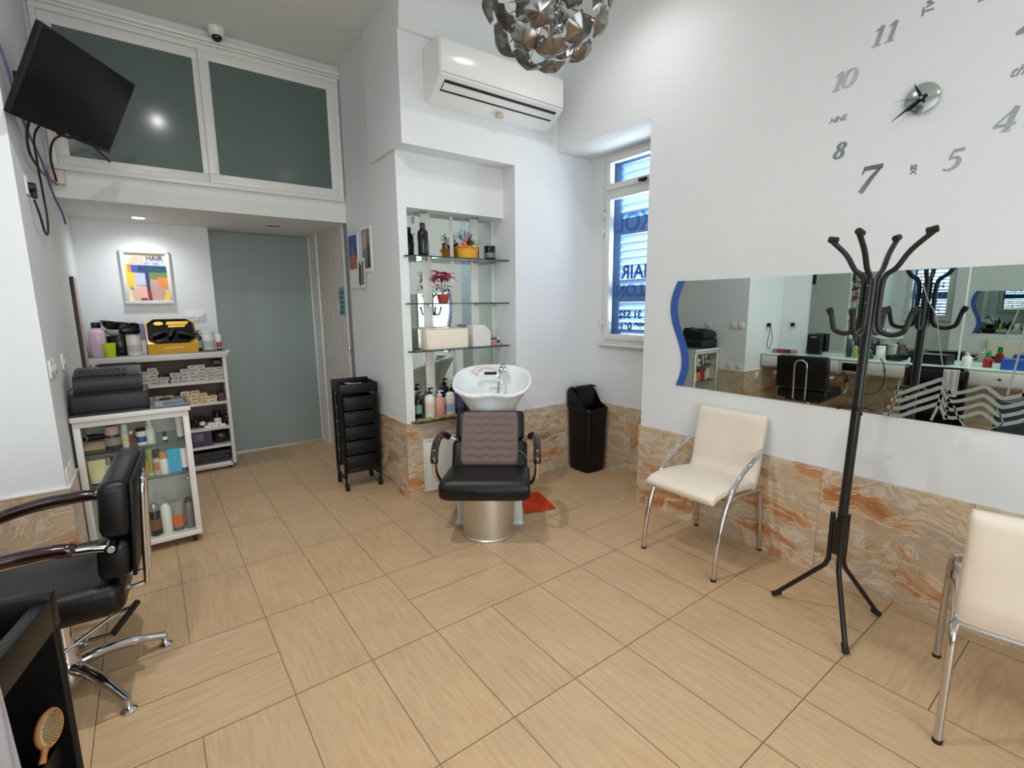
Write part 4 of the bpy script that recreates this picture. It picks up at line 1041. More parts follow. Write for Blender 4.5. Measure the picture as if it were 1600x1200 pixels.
# ------------------------------------------------------------------ styling chair
def styling_chair():
    t = thing('styling_chair', 'black leather styling chair with dark wooden arms on a chrome star base', 'salon chair', (-0.381,2.375,0), radians(176))
    # local +x is the front
    b = B(); b.lathe([(0.055,0.05),(0.058,0.075),(0.045,0.12),(0.032,0.16),(0.030,0.33),(0.06,0.345),(0.06,0.36)], (0,0,0), 24); part('column', b, CHROME, t)
    feet = [Vector((-0.077,2.468,0)), Vector((-0.222,2.120,0))]
    c = Vector((-0.381,2.375,0)); a0 = atan2(feet[0].y-c.y, feet[0].x-c.x)-radians(176)
    for k in range(5):
        a = a0-2*pi/5*k; d = Vector((cos(a),sin(a),0))
        l = B(); l.tube(smooth_path([d*0.02+Vector((0,0,0.105)), d*0.11+Vector((0,0,0.108)), d*0.22+Vector((0,0,0.085)), d*0.315+Vector((0,0,0.048))], 5), [0.024]*5+[0.021]*6+[0.016]*5, 12); leg = part('base_leg', l, CHROME, t)
        f = B(); f.lathe([(0.024,0.0),(0.026,0.008),(0.018,0.016),(0.012,0.024),(0.012,0.05)], d*0.315, 18); part('glide', f, CHROME, leg)
    s = B(); cushion(s, (-0.235,-0.255,0.385),(0.30,0.255,0.505), 0.04, 5); part('seat', s, BLACKL, t, angle=60)
    u = B(); u.box((-0.18,-0.18,0.355),(0.18,0.18,0.388),0.008); part('seat_plate', u, BLACKM, t)
        # backrest: upper and lower cushions on a rear shell
    BT = Matrix.Translation((-0.180,0,0.505)) @ Matrix.Rotation(radians(-4),4,'Y')
    for nm, z0, z1, x0, x1 in (('backrest', 0.015, 0.165, -0.085, 0.015), ('headrest_cushion', 0.168, 0.375, -0.09, 0.005)):
        q = B(); q.box((x0,-0.258,z0),(x1,0.258,z1),0.034,5); q.xf(BT); part(nm, q, BLACKL, t, angle=60)
    q = B(); q.box((-0.098,-0.25,0.02),(-0.084,0.25,0.37),0.006,2); q.xf(BT); part('rear_shell', q, BLACKP, t)
    g = B(); g.tube(smooth_path([(-0.108,-0.06,-0.10),(-0.106,-0.062,0.10),(-0.106,-0.06,0.28),(-0.106,-0.035,0.325),(-0.106,0.0,0.335),(-0.106,0.035,0.325),(-0.106,0.06,0.28),(-0.106,0.062,0.10),(-0.108,0.06,-0.10)], 6), 0.010, 10); g.tube([(-0.108,-0.06,-0.10),(0.0,-0.06,-0.125)], 0.010, 8); g.tube([(-0.108,0.06,-0.10),(0.0,0.06,-0.125)], 0.010, 8); g.xf(BT); part('rear_loop', g, CHROME, t, label='chrome loop on the rear of the backrest')
    for sy in (-1,1):
        y = sy*0.285
        a = B(); a.tube(smooth_path([(-0.225,y,0.656),(-0.16,y,0.668),(-0.05,y,0.672),(0.10,y,0.660),(0.22,y,0.625),(0.30,y,0.56),(0.315,y,0.48),(0.28,y*0.97,0.42),(0.20,y*0.9,0.40)], 6), 0.0135, 12); arm = part('arm_tube', a, CHROME, t, label='chrome arm tube')
        w = B(); w.tube(smooth_path([(-0.135,y,0.678),(-0.05,y,0.688),(0.06,y,0.684),(0.17,y,0.660),(0.26,y,0.612),(0.315,y,0.545)], 6), [0.014]+[0.023]*28+[0.016,0.014], 14); part('arm_pad', w, WOODR, arm, label='glossy dark red wooden arm pad')
        k = B(); k.cyl((-0.225,y*0.86,0.656),(-0.225,y*1.05,0.656),0.019,seg=18); part('arm_boss', k, CHROME, arm); k = B(); k.cyl((-0.225,y*1.05,0.656),(-0.225,y*1.062,0.656),0.011,seg=14); part('bolt', k, STEEL, arm)
    p = B(); pts = [Vector((-0.159,2.53,0.205))-c, Vector((-0.235,2.36,0.19))-c]
    R = Matrix.Rotation(-radians(176),3,'Z'); pts = [R @ v for v in pts]
    p.tube([Vector((0,0.04,0.19)), pts[0]*0.6+Vector((0,0,0.08)), pts[0]], 0.008, 8); p.tube([Vector((0,-0.03,0.17)), pts[1]], 0.008, 8); lv = part('foot_pump', p, CHROME, t)
    h = B(); h.tube([pts[0]+Vector((0,0,0.002)), pts[0].lerp(pts[1],0.5), pts[1]], 0.013, 10); part('pump_sleeve', h, RUBBER, lv, label='black rubber sleeve')
styling_chair()
# ------------------------------------------------------------------ niche: mirrors, glass shelves and what stands on them
NB = 3.465
def niche():
    t = thing('niche_mirror', 'mirror lining the back of the shelf niche, split by white uprights', 'mirror', (1.97,NB,0.6))
    for x0, x1 in ((1.552,1.731),(1.806,1.981),(2.008,2.166),(2.235,2.375)):
        b = B(); b.box((x0,NB-0.005,0.612),(x1,NB-0.001,2.148)); part('mirror_panel', b, MIRROR, t, world=True, smooth=False)
    for x0, x1 in ((1.731,1.806),(1.981,2.008),(2.166,2.235),(2.375,2.389)):
        b = B(); b.box((x0,NB-0.012,0.608),(x1,NB-0.001,2.149),0.002); part('upright', b, PVC, t, world=True)
    for z, nm in ((1.818,'topmost'),(1.482,'second from the top'),(1.136,'third from the top'),(0.604,'lowest')):
        s = thing('glass_shelf', 'green-edged glass shelf in the mirrored niche, '+nm, 'shelf', (1.97,3.35,z), 0, 'glass shelves in the niche')
        th = 0.009
        pts = [(1.554,NB-0.013),(1.554,YN-0.004),(1.512,YN-0.004),(1.512,3.265),(1.545,3.232),(2.386,3.232),(2.386,NB-0.013)]
        b = B(); b.prism(pts, 'z', z-th, z)
        for f in b.bm.faces:
            f.material_index = 0 if abs(f.calc_center_median().z-z+th/2) > th*0.4 else 1
        part('glass', b, [GLASS, GLASSE], s, world=True, smooth=False, fixn=True)
        if z > 0.7:
            for x in (1.768, 2.20, 2.382):
                c = B(); c.cyl((x,NB-0.012,z-0.016),(x,NB-0.05,z-0.016),0.011,seg=14); part('shelf_clip', c, CHROME, s, world=True)
    b = B(); b.box((1.545,YN-0.003,2.147),(2.388,YN+0.0,2.152)); 
niche()

def bottle(name, label, loc, h, r, body, cap, kind='cap', lab=None, group=None, cat='bottle', rotz=0.0, flat=1.0, neck=0.35, capf=0.16):
    """small bottles, jars, tubes and cans: body, cap or pump, label band"""
    t = thing(name, label, cat, loc, rotz, group); S = Matrix.Diagonal((1,flat,1,1)); x0 = 0
    b = B()
    if kind == 'jar':
        hb = h*(1-capf); b.lathe([(r*0.96,0),(r,0.004),(r,hb*0.94),(r*0.94,hb)], (0,0,0), 22, S); part('body', b, body, t)
        c = B(); c.lathe([(r*1.02,hb),(r*1.02,h*0.985),(r*0.96,h)], (0,0,0), 22, S); part('lid', c, cap, t)
    elif kind == 'can':
        hb = h*(1-capf); b.lathe([(r*0.94,0),(r,0.004),(r,hb*0.97),(r*0.9,hb)], (0,0,0), 22, S); part('body', b, body, t)
        c = B(); c.lathe([(r*0.82,hb),(r*0.86,hb+0.003),(r*0.82,h*0.9),(r*0.62,h*0.97),(r*0.3,h)], (0,0,0), 20, S); part('cap', c, cap, t)
    elif kind == 'tube':
        hc = h*capf; c = B(); c.lathe([(r*0.92,0),(r*0.95,0.003),(r*0.95,hc)], (0,0,0), 20, S); part('cap', c, cap, t)
        n = 24
        A = [b._new([(r*(1+0.10*v)*cos(2*pi*k/n), r*flat*(1-v*0.93)*sin(2*pi*k/n), hc+(h-hc)*v) for k in range(n)]) for v in (0,0.15,0.4,0.7,0.93,1.0)]
        for P, Q in zip(A, A[1:]):
            for k in range(n): b.face([P[k],P[(k+1)%n],Q[(k+1)%n],Q[k]])
        b.face(A[0][::-1]); b.face(A[-1]); part('body', b, body, t)
    else:
        hc = h*capf if kind == 'cap' else h*max(capf,0.2)
        hb = h-hc
        b.lathe([(r*0.95,0),(r,0.004),(r,hb*0.80),(r*0.9,hb*0.88),(r*neck*1.15,hb*0.97),(r*neck*1.1,hb)], (0,0,0), 22, S); part('body', b, body, t)
        c = B()
        if kind == 'cap': c.lathe([(r*neck*1.2,hb),(r*neck*1.25,hb+0.002),(r*neck*1.15,h*0.99),(r*neck*0.9,h)], (0,0,0), 18)
        else:
            c.lathe([(r*neck*1.5,hb),(r*neck*1.5,hb+hc*0.3),(r*neck*0.5,hb+hc*0.36),(r*neck*0.5,hb+hc*0.78)], (0,0,0), 14)
            c.box((-r*0.25,-r*0.25,hb+hc*0.78),(r*0.75,r*0.25,h),0.002)
        part('pump' if kind == 'pump' else 'cap', c, cap, t)
    if lab is not None:
        z0, z1 = h*0.18, h*0.52
        l = B(); l.lathe([(r*1.012,z0),(r*1.012,z1)], (0,0,0), 22, S); part('label_band', l, lab, t)
    return t
def P(n, c, r=0.3, **k): return M(n, c, r, **k)
C_W = P('bottle_white', (228,226,220)); C_K = P('bottle_black', (13,12,15), 0.25); C_PK = P('bottle_pink', (214,150,136), 0.3); C_LB = P('bottle_pale_blue', (150,168,196), 0.3)
C_PU = P('bottle_purple', (66,52,98), 0.25); C_GN = P('bottle_dark_green', (58,74,46), 0.25); C_DB = P('bottle_dark_brown', (24,16,18), 0.15); C_GY = P('bottle_grey', (142,136,130), 0.35)
C_OR = P('bottle_orange', (226,150,40)); C_LG = P('bottle_lime', (130,160,74)); C_BL = P('bottle_blue', (40,72,140)); C_TQ = P('box_turquoise', (42,166,206), 0.4); C_RD = P('pack_red', (170,36,48), 0.35)
C_CR = P('pack_cream', (224,212,160)); C_SV = P('bottle_silver', (170,170,172), 0.3, metal=0.7); C_GD = P('gold_cap', (196,150,80), 0.3); C_ORD = P('label_orange', (222,104,46)); C_LL = P('bottle_lilac', (216,186,210), 0.25)
C_CL = M('cloudy_plastic', (206,204,194), 0.25); C_NG = P('neon_green', (196,232,30), 0.35); C_YB = P('amber_yellow', (226,170,40), 0.35); C_LV = P('lavender_card', (150,134,168), 0.5)

bottle('shampoo_bottle', 'tall dark brown bottle at the left of the topmost glass shelf', (1.685,3.34,1.818), 0.24, 0.040, C_DB, C_DB, 'cap', None, None, 'bottle', 0, 1, 0.42, 0.15)
bottle('candle_jar', 'black candle jar with a grey label at the right end of the topmost glass shelf', (2.275,3.34,1.818), 0.112, 0.045, C_K, C_K, 'jar', P('label_grey', (120,118,116)), None, 'jar', 0, 1, 0.4, 0.12)

def leaf(b, base, d, L, w, droop=0.3, fold=0.15, n=7):
    """one bent leaf blade"""
    d = Vector(d).normalized(); side = d.cross(Vector((0,0,1)))
    if side.length < 1e-3: side = Vector((1,0,0))
    side.normalize(); up = side.cross(d); rows = []
    for i in range(n):
        t_ = i/(n-1); c = Vector(base)+d*L*t_+Vector((0,0,-droop*L*t_*t_)); ww = w*sin(pi*min(1,0.06+0.94*t_))**0.8*(1-0.1*t_)
        rows.append(b._new([c-side*ww/2+up*fold*ww, c, c+side*ww/2+up*fold*ww]))
    for A, C in zip(rows, rows[1:]):
        b.face([A[0],A[1],C[1],C[0]]); b.face([A[1],A[2],C[2],C[1]])
def basket_plant():
    t = thing('planter_basket', 'small yellow basket planter with a figure and green leaves on the topmost glass shelf', 'plant', (2.062,3.335,1.818))
    b = B()
    def fn(u, v):
        a = 2*pi*u; k = 1+0.04*sin(24*a/1.0)*(1 if int(v*6)%2 else -1)
        return (0.092*(0.80+0.22*v)*cos(a)*k, 0.062*(0.80+0.22*v)*sin(a)*k, 0.085*v)
    V = b.grid(fn, 96, 8, wrapu=True); b.face([r[0] for r in V][::-1]); b.face([r[-1] for r in V]); part('basket', b, P('yellow_wicker', (226,164,36), 0.55), t)
    r = B(); r.tube([(0.096*cos(2*pi*k/28),0.066*sin(2*pi*k/28),0.086+0.005*sin(6*pi*k/28*2)) for k in range(28)], 0.007, 8, closed=True); part('rim', r, P('orange_rim', (216,120,50), 0.5), t)
    g = random.Random(3); f = B()
    for i in range(46):
        a = g.uniform(0,2*pi); rr = g.uniform(0,0.06); el = g.uniform(0.5,1.4); L = g.uniform(0.04,0.075)
        base = (rr*cos(a)+0.02, rr*0.6*sin(a), 0.085+g.uniform(0,0.03)); leaf(f, base, (cos(a)*cos(el),sin(a)*cos(el)*0.7,sin(el)), L, g.uniform(0.016,0.026), 0.3)
    part('foliage', f, P('plant_green', (52,84,44), 0.5, var=0.3, vscale=30), t, fixn=False)
    s = B()
    for i in range(16):
        a = g.uniform(0,2*pi); h0 = g.uniform(0.15,0.215); x, y = -0.02+0.05*cos(a), 0.03*sin(a)
        s.tube([(x*0.3,y*0.3,0.08),(x*0.6,y*0.6,0.13),(x,y,h0)], 0.0015, 5)
        for q in range(4):
            aa = g.uniform(0,2*pi); leaf(s, (x,y,h0-0.012*q), (cos(aa),sin(aa)*0.7,0.4), g.uniform(0.03,0.055), 0.010, 0.5)
    part('fronds', s, P('plant_dark_green', (44,64,46), 0.5, var=0.3, vscale=30), t, fixn=False)
    h = B(); h.ball((-0.048,-0.038,0.105),(0.020,0.016,0.024),14,10); h.ball((-0.046,-0.042,0.136),(0.015,0.013,0.016),14,10); h.lathe([(0.004,0),(0.0,0.016)], (-0.060,-0.044,0.138), 8, Matrix.Rotation(radians(-100),4,'Y')); part('figure', h, P('coral_red', (226,92,84), 0.4), t, label='little coral red bird figure')
basket_plant()
def poinsettia():
    t = thing('potted_plant', 'pink-leaved plant in a small red-brown pot on the second glass shelf', 'plant', (1.835,3.335,1.482))
    b = B(); b.lathe([(0.034,0.0),(0.036,0.003),(0.046,0.052),(0.050,0.053),(0.051,0.068),(0.046,0.068),(0.044,0.058),(0,0.058)], (0,0,0), 26); part('pot', b, P('terracotta_red', (164,62,44), 0.4), t)
    st = B(); hub = [Vector((-0.02,0.0,0.225)),Vector((0.028,-0.012,0.21)),Vector((0.0,0.03,0.20)),Vector((0.035,-0.02,0.125)),Vector((-0.05,-0.015,0.135))]
    for p in hub: st.tube([(0,0,0.055),(p.x*0.4,p.y*0.4,0.12 if p.z > 0.16 else 0.09),p], 0.0025, 6)
    part('stems', st, P('plant_stem', (74,58,40), 0.6), t)
    g = random.Random(11); f = B(); gr = B()
    for i, p in enumerate(hub):
        n = 11 if i < 3 else 6
        for k in range(n):
            a = 2*pi*k/n+g.uniform(-0.2,0.2); el = g.uniform(-0.25,0.45); L = g.uniform(0.06,0.10) if i < 3 else g.uniform(0.035,0.05)
            leaf(f, p, (cos(a)*cos(el),sin(a)*cos(el)*0.8,sin(el)), L, L*0.42, 0.35)
        for k in range(3):
            a = g.uniform(0,2*pi); leaf(gr, p-Vector((0,0,0.02)), (cos(a),sin(a)*0.7,-0.1), 0.05, 0.018, 0.4)
    part('bracts', f, P('poinsettia_pink', (206,58,100), 0.5, var=0.25, vscale=25), t, fixn=False); part('leaves', gr, P('plant_dark_green', (0,0,0)), t, fixn=False)
poinsettia()
def towel_pack():
    t = thing('towel_pack', 'cream block of wrapped disposable towels on the third glass shelf', 'towels', (1.825,3.33,1.136))
    b = B(); b.box((-0.18,-0.078,0),(0.18,0.072,0.155),0.012,3)
    bmesh.ops.subdivide_edges(b.bm, edges=b.bm.edges[:], cuts=2, use_grid_fill=True)
    part('towels', b, M('cream_tissue', (236,226,206), 0.8, bump=0.3, bscale=40), t)
    w = B(); w.box((-0.1815,-0.0795,0.006),(-0.150,0.0735,0.1565),0.008,2); w.box((-0.1815,-0.0795,0.1545),(0.1815,0.0735,0.1568),0.001); part('wrapper', w, M('glossy_wrap', (232,222,204), 0.12), t, label='shiny end of the plastic wrapper')
towel_pack()
def dispenser():
    t = thing('paper_dispenser', 'white box with a slanted corner standing right of the cream towel block', 'box', (2.155,3.34,1.136))
    b = B(); b.prism([(-0.085,0),(0.085,0),(0.085,0.115),(0.025,0.172),(-0.085,0.172)], 'y', -0.05, 0.05)
    bmesh.ops.bevel(b.bm, geom=b.bm.edges[:], offset=0.004, segments=2, affect='EDGES'); part('body', b, C_W, t)
    s = B(); s.box((-0.0855,-0.0505,0.03),(-0.078,0.0505,0.034)); part('seam', s, GREYIN, t)
dispenser()
def perfumes():
    t = thing('perfume_box', 'small pink and maroon box on the third glass shelf beside the slanted white box', 'box', (2.290,3.35,1.136)); b = B(); b.box((-0.035,-0.02,0),(0.035,0.02,0.018),0.002); b.box((-0.03,-0.018,0.0185),(0.033,0.018,0.045),0.002); part('box', b, P('rose_card', (206,142,150), 0.4), t)
    l = B(); l.box((-0.036,-0.021,0.046),(0.036,0.021,0.056),0.002); part('lid', l, P('maroon_card', (110,34,60), 0.4), t)
    bottle('perfume_bottle', 'tiny clear perfume bottle at the right end of the third glass shelf', (2.350,3.345,1.136), 0.075, 0.011, P('clear_pink', (214,206,204), 0.1), C_W, 'cap', P('dark_base', (50,40,44)), None, 'bottle')
perfumes()
zb = 0.604
bottle('pump_bottle', 'white pump bottle first from the left on the lowest glass shelf', (1.695,3.345,zb), 0.235, 0.040, C_W, C_K, 'pump', P('label_cream', (214,206,180)), None, 'bottle')
bottle('pump_bottle', 'salmon pink bottle with white pump on the lowest glass shelf', (1.775,3.335,zb), 0.205, 0.040, C_PK, C_W, 'pump', None)
bottle('conditioner_jar', 'white and pale blue bottle with round top on the lowest glass shelf', (1.868,3.335,zb), 0.185, 0.041, C_W, C_W, 'can', C_LB, None, 'bottle', 0, 1, 0.4, 0.2)
bottle('pump_bottle', 'purple bottle with tall black pump on the lowest glass shelf', (1.955,3.335,zb), 0.255, 0.037, C_PU, C_K, 'pump', P('label_violet', (92,78,124)), None)
bottle('pump_bottle', 'dark green bottle with black pump beside the basin on the lowest glass shelf', (2.028,3.36,zb), 0.235, 0.036, C_GN, C_K, 'pump', None)
bottle('pump_bottle', 'black pump bottle at the back left of the lowest glass shelf', (1.62,3.40,zb), 0.20, 0.032, C_K, C_K, 'pump', P('label_teal', (120,160,150)), None)
def cloth():
    b = B(); g = random.Random(5)
    b.grid(lambda u, v: (1.555+0.33*u+0.012*sin(7*v), 3.240+0.060*v+0.006*sin(12*u), zb+0.007+0.006*abs(sin(14*u+4*v))+0.004*sin(23*u)*sin(9*v)), 40, 12); bmesh.ops.solidify(b.bm, geom=b.bm.faces[:], thickness=0.005)
    tag(part('cleaning_cloth', b, M('yellow_cloth', (204,180,110), 0.9, bump=0.3, bscale=200), angle=70), 'folded yellow cloth along the front of the lowest glass shelf', 'cloth')
    b = B(); b.ball((2.03,3.265,zb+0.016),(0.022,0.018,0.016),14,9); tag(part('cotton_wad', b, M('cotton', (228,226,220), 0.9)), 'small white wad at the right end of the yellow cloth', 'cotton')
    b = B(); b.grid(lambda u, v: (2.09+0.16*u, 3.25+0.10*v, zb+0.012+0.020*abs(sin(5*u+3*v))+0.006*sin(19*u)), 20, 14); bmesh.ops.solidify(b.bm, geom=b.bm.faces[:], thickness=0.008)
    tag(part('dark_towel', b, M('brown_towel', (84,66,56), 0.95, bump=0.4, bscale=200), angle=70), 'crumpled dark brown cloth on the lowest shelf behind the basin', 'cloth')
cloth()
def access_panel():
    t = thing('access_panel', 'white framed access hatch in the marble base left of the hair-washing chair', 'hatch', (1.735,YN-0.012,0.24))
    f = B(); x0, x1, z0, z1, w = -0.135, 0.135, -0.205, 0.21, 0.016
    for lo, hi in (((x0,-0.012,z1-w),(x1,0,z1)), ((x0,-0.012,z0),(x1,0,z0+w)), ((x0,-0.012,z0+w),(x0+w,0,z1-w)), ((x1-w,-0.012,z0+w),(x1,0,z1-w))): f.box(lo, hi, 0.002)
    part('hatch_frame', f, PVC, t); p = B(); p.box((x0+w+0.002,-0.008,z0+w+0.002),(x1-w-0.002,0,z1-w-0.002),0.001); part('hatch_door', p, GREYIN, t)
access_panel()

# ------------------------------------------------------------------ pictures on the column and sign by the door
def card(name, label, y0, y1, z0, z1, mats, paint, dx=0.0, skew=0.0, th=0.003, cat='picture'):
    """print on the column face (x = XC, facing -x); u runs from far (y1) to near (y0)"""
    b = B(); W_ = lambda u, v: (0, y1+(y0-y1)*u, z0+(z1-z0)*v+skew*u)
    x = XC-0.001-dx
    pts = [(x-th, *W_(u,v)[1:]) for u, v in ((0,0),(1,0),(1,1),(0,1))]; bk = [(x, *W_(u,v)[1:]) for u, v in ((0,0),(1,0),(1,1),(0,1))]
    A = b._new(pts); C = b._new(bk); b.face(A[::-1]); b.face(C)
    for i in range(4): b.face([A[i],A[(i+1)%4],C[(i+1)%4],C[i]])
    k = 0
    for mi, poly in paint:
        k += 1; b.mi = mi; b.poly([(x-th-0.0004*k, *W_(u,v)[1:]) for u, v in poly])
    return tag(part(name, b, mats, fixn=False, smooth=False), label, cat)
SKYB = P('print_blue', (52,98,168), 0.3); TERR = P('print_terracotta', (176,104,84), 0.35); GRYP = P('print_grey', (126,126,122), 0.4); DKP = P('print_dark', (48,44,42), 0.4)
R4 = lambda a, b_, c, d: [(a,b_),(c,b_),(c,d),(a,d)]
card('wall_calendar', 'small calendar with a blue sky and terracotta tower picture, farthest left on the column', 4.125, 4.335, 1.62, 2.055, [PAPER, SKYB, TERR, P('print_rose', (150,80,70), 0.4)], [(1, R4(0.0,0.36,1.0,1.0)), (3, R4(0.0,0.36,1.0,0.56)), (2, [(0.0,0.40),(1.0,0.36),(1.0,0.62),(0.0,0.60)]), (2, [(0.30,0.60),(0.62,0.60),(0.55,0.76),(0.46,0.84),(0.37,0.76)])], 0.0, 0.0, 0.008, 'calendar')
card('photo_print', 'grey photograph print pinned on the column right of the blue calendar', 3.82, 4.04, 1.735, 2.09, [PAPER, GRYP, DKP, P('print_pale', (176,174,168), 0.4)], [(1, R4(0.10,0.08,0.88,0.94)), (3, [(0.15,0.5),(0.55,0.55),(0.6,0.9),(0.2,0.9)]), (2, [(0.55,0.10),(0.86,0.10),(0.86,0.55),(0.68,0.62)])], 0.0, 0.0, 0.006)
card('flyer', 'narrow flyer of a dark-haired woman hanging below the grey print on the column', 3.965, 4.13, 1.615, 1.85, [PAPER, DKP, GRYP], [(1, [(0.12,0.15),(0.45,0.05),(0.55,0.75),(0.25,0.95)]), (2, [(0.5,0.1),(0.9,0.1),(0.9,0.9),(0.6,0.9)])], 0.012, 0.0, 0.003, 'flyer')
def door_sign():
    teal = P('sign_teal', (112,158,170), 0.4); b = B()
    b.box((XC-0.024,4.49,1.385),(XC-0.020,4.63,1.632)); 
    t = thing('toilet_sign', 'small teal notice on the embossed wall by the column', 'sign', (XC-0.022,4.56,1.385)); part('plate', b, teal, t, world=True)
    d = B(); g = random.Random(2)
    for i in range(5):
        for j in range(3):
            y, z = 4.61-j*0.04, 1.41+i*0.044; r = g.uniform(0.008,0.015); d.box((XC-0.0255,y-r,z-r),(XC-0.024,y+r,z+r))
    part('print', d, P('sign_dark', (40,72,88), 0.5), t, world=True)
door_sign()
def poster():
    x0, x1, z0, z1, y = -0.121, 0.216, 1.500, 1.952, 5.30
    t = thing('framed_poster', 'white framed colourful abstract poster on the alcove wall above the shelf unit', 'picture', ((x0+x1)/2,y,z0))
    f = B(); w = 0.028
    for lo, hi in (((x0,y-0.035,z1-w),(x1,y-0.002,z1)), ((x0,y-0.035,z0),(x1,y-0.002,z0+w)), ((x0,y-0.035,z0+w),(x0+w,y-0.002,z1-w)), ((x1-w,y-0.035,z0+w),(x1,y-0.002,z1-w))): f.box(lo, hi, 0.002)
    part('picture_frame', f, PVC, t, world=True)
    cols = [('art_cream',(238,226,196)),('art_peach',(240,188,168)),('art_yellow',(240,206,70)),('art_orange',(236,140,66)),('art_navy',(40,62,110)),('art_teal',(34,84,92)),('art_green',(112,140,84)),('art_lilac',(196,198,226)),('art_dusty_rose',(206,160,150)),('art_crimson',(150,40,66)),('art_blue',(62,92,170)),('art_pale_blue',(196,208,226))]
    b = B(); X0, X1, Z0, Z1 = x0+w, x1-w, z0+w, z1-w
    V = lambda u, v, k: (X0+(X1-X0)*u, y-0.012-0.0004*k, Z0+(Z1-Z0)*v)
    rects = [(0,[(0,0),(1,0),(1,1),(0,1)]),(1,[(0.05,0.72),(0.95,0.74),(0.85,0.97),(0.18,0.93)]),(11,[(0.35,0.74),(1,0.72),(1,0.92),(0.5,0.9)]),(2,[(0,0.5),(0.2,0.48),(0.22,0.72),(0,0.78)]),(2,[(0.0,0.30),(0.16,0.28),(0.2,0.6),(0,0.62)]),(3,[(0.06,0.60),(0.18,0.60),(0.16,0.76),(0.04,0.76)]),(10,[(0.14,0.60),(0.5,0.58),(0.5,0.75),(0.12,0.75)]),(4,[(0.28,0.62),(1,0.60),(1,0.74),(0.3,0.75)]),(5,[(0.5,0.60),(1,0.58),(1,0.68),(0.5,0.70)]),(6,[(0.55,0.38),(1,0.36),(1,0.60),(0.52,0.60)]),(7,[(0.2,0.32),(0.46,0.32),(0.46,0.58),(0.2,0.58)]),(11,[(0.24,0.36),(0.42,0.36),(0.42,0.52),(0.24,0.52)]),(8,[(0.55,0.0),(0.9,0.0),(0.95,0.42),(0.56,0.46)]),(1,[(0.12,0.03),(0.48,0.03),(0.48,0.30),(0.1,0.27)]),(3,[(0.80,0.30),(1,0.26),(1,0.50),(0.72,0.50)]),(2,[(0.86,0.0),(1,0),(1,0.24),(0.92,0.22)]),(4,[(0.46,0.20),(0.55,0.20),(0.54,0.62),(0.45,0.62)]),(9,[(0.47,0.0),(0.57,0.0),(0.55,0.22),(0.46,0.22)]),(9,[(0.27,0.01),(0.45,0.01),(0.44,0.055),(0.29,0.055)]),(4,[(0.04,0.26),(0.14,0.25),(0.14,0.265),(0.05,0.275)])]
    for k, (mi, pts) in enumerate(rects): b.mi = mi; b.poly([V(u,v,k) for u, v in pts])
    part('artwork', b, [M(n, c, 0.45) for n, c in cols], t, world=True, fixn=False, smooth=False)
    T = lambda u, v: frame((X0+(X1-X0)*u, y-0.0215, Z0+(Z1-Z0)*v), (1,0,0), (0,0,1))
    text_part('title', 'HAIR', 0.052, P('ink_slate', (70,74,100), 0.5), T(0.72,0.905), t, True, bold=0.0006, depth=0.0003)
    text_part('subtitle', 'T 3201  0303', 0.022, P('ink_blue', (110,126,170), 0.5), T(0.60,0.80), t, True, depth=0.0003)
poster()
def plates():
    for x, z, w, h, lb, nm in ((0.365,1.385,0.145,0.085,'white double switch plate on the alcove wall right of the poster','switch_plate'), (-0.215,1.335,0.045,0.06,'small white plate on the alcove wall below the left of the poster','wall_plate')):
        t = thing(nm, lb, 'switch', (x,5.30,z)); b = B(); b.box((-w/2,-0.009,-h/2),(w/2,0,h/2),0.003); part('faceplate', b, PVC, t)
        k = B()
        if w > 0.1:
            for s in (-1,1):
                k = B(); k.box((s*w*0.22-0.026,-0.013,-0.01),(s*w*0.22+0.026,-0.009,0.016),0.002); part('rocker', k, C_W, t)
        else: k.box((-0.012,-0.012,-0.02),(0.012,-0.009,0.02),0.002); part('rocker', k, C_W, t)
    # sockets and switches seen in the long mirror
    for y, z, lb in ((3.68,1.175,'white plate on the alcove side wall above the cash register'),(3.33,1.178,'upper white plate near the pilaster edge, left one of the pair'),(3.23,1.178,'upper white plate near the pilaster edge, right one of the pair'),(3.335,0.64,'low white socket above the marble, left one of the pair'),(3.215,0.64,'low white socket above the marble, right one of the pair')):
        t = thing('wall_plate', lb, 'socket', (XA,y,z)); b = B(); b.box((0,-0.043,-0.043),(0.009,0.043,0.043),0.003); part('faceplate', b, PVC, t); k = B(); k.box((0.009,-0.014,-0.014),(0.012,0.014,0.014),0.001); part('rocker', k, C_W, t)
plates()
def leaning_board():
    t = thing('leaning_panel', 'pinkish narrow panel propped against the alcove side wall behind the shelf unit', 'panel', (XA,4.86,0))
    b = B(); b.box((0.003,-0.22,0.0),(0.02,0.0,1.69),0.002); part('board', b, M('pinkish_board', (196,170,160), 0.5), t); e = B(); e.box((0.003,-0.235,0.0),(0.022,-0.22,1.69),0.002); part('edge_strip', e, M('dark_edge', (60,48,44), 0.5), t)
leaning_board()
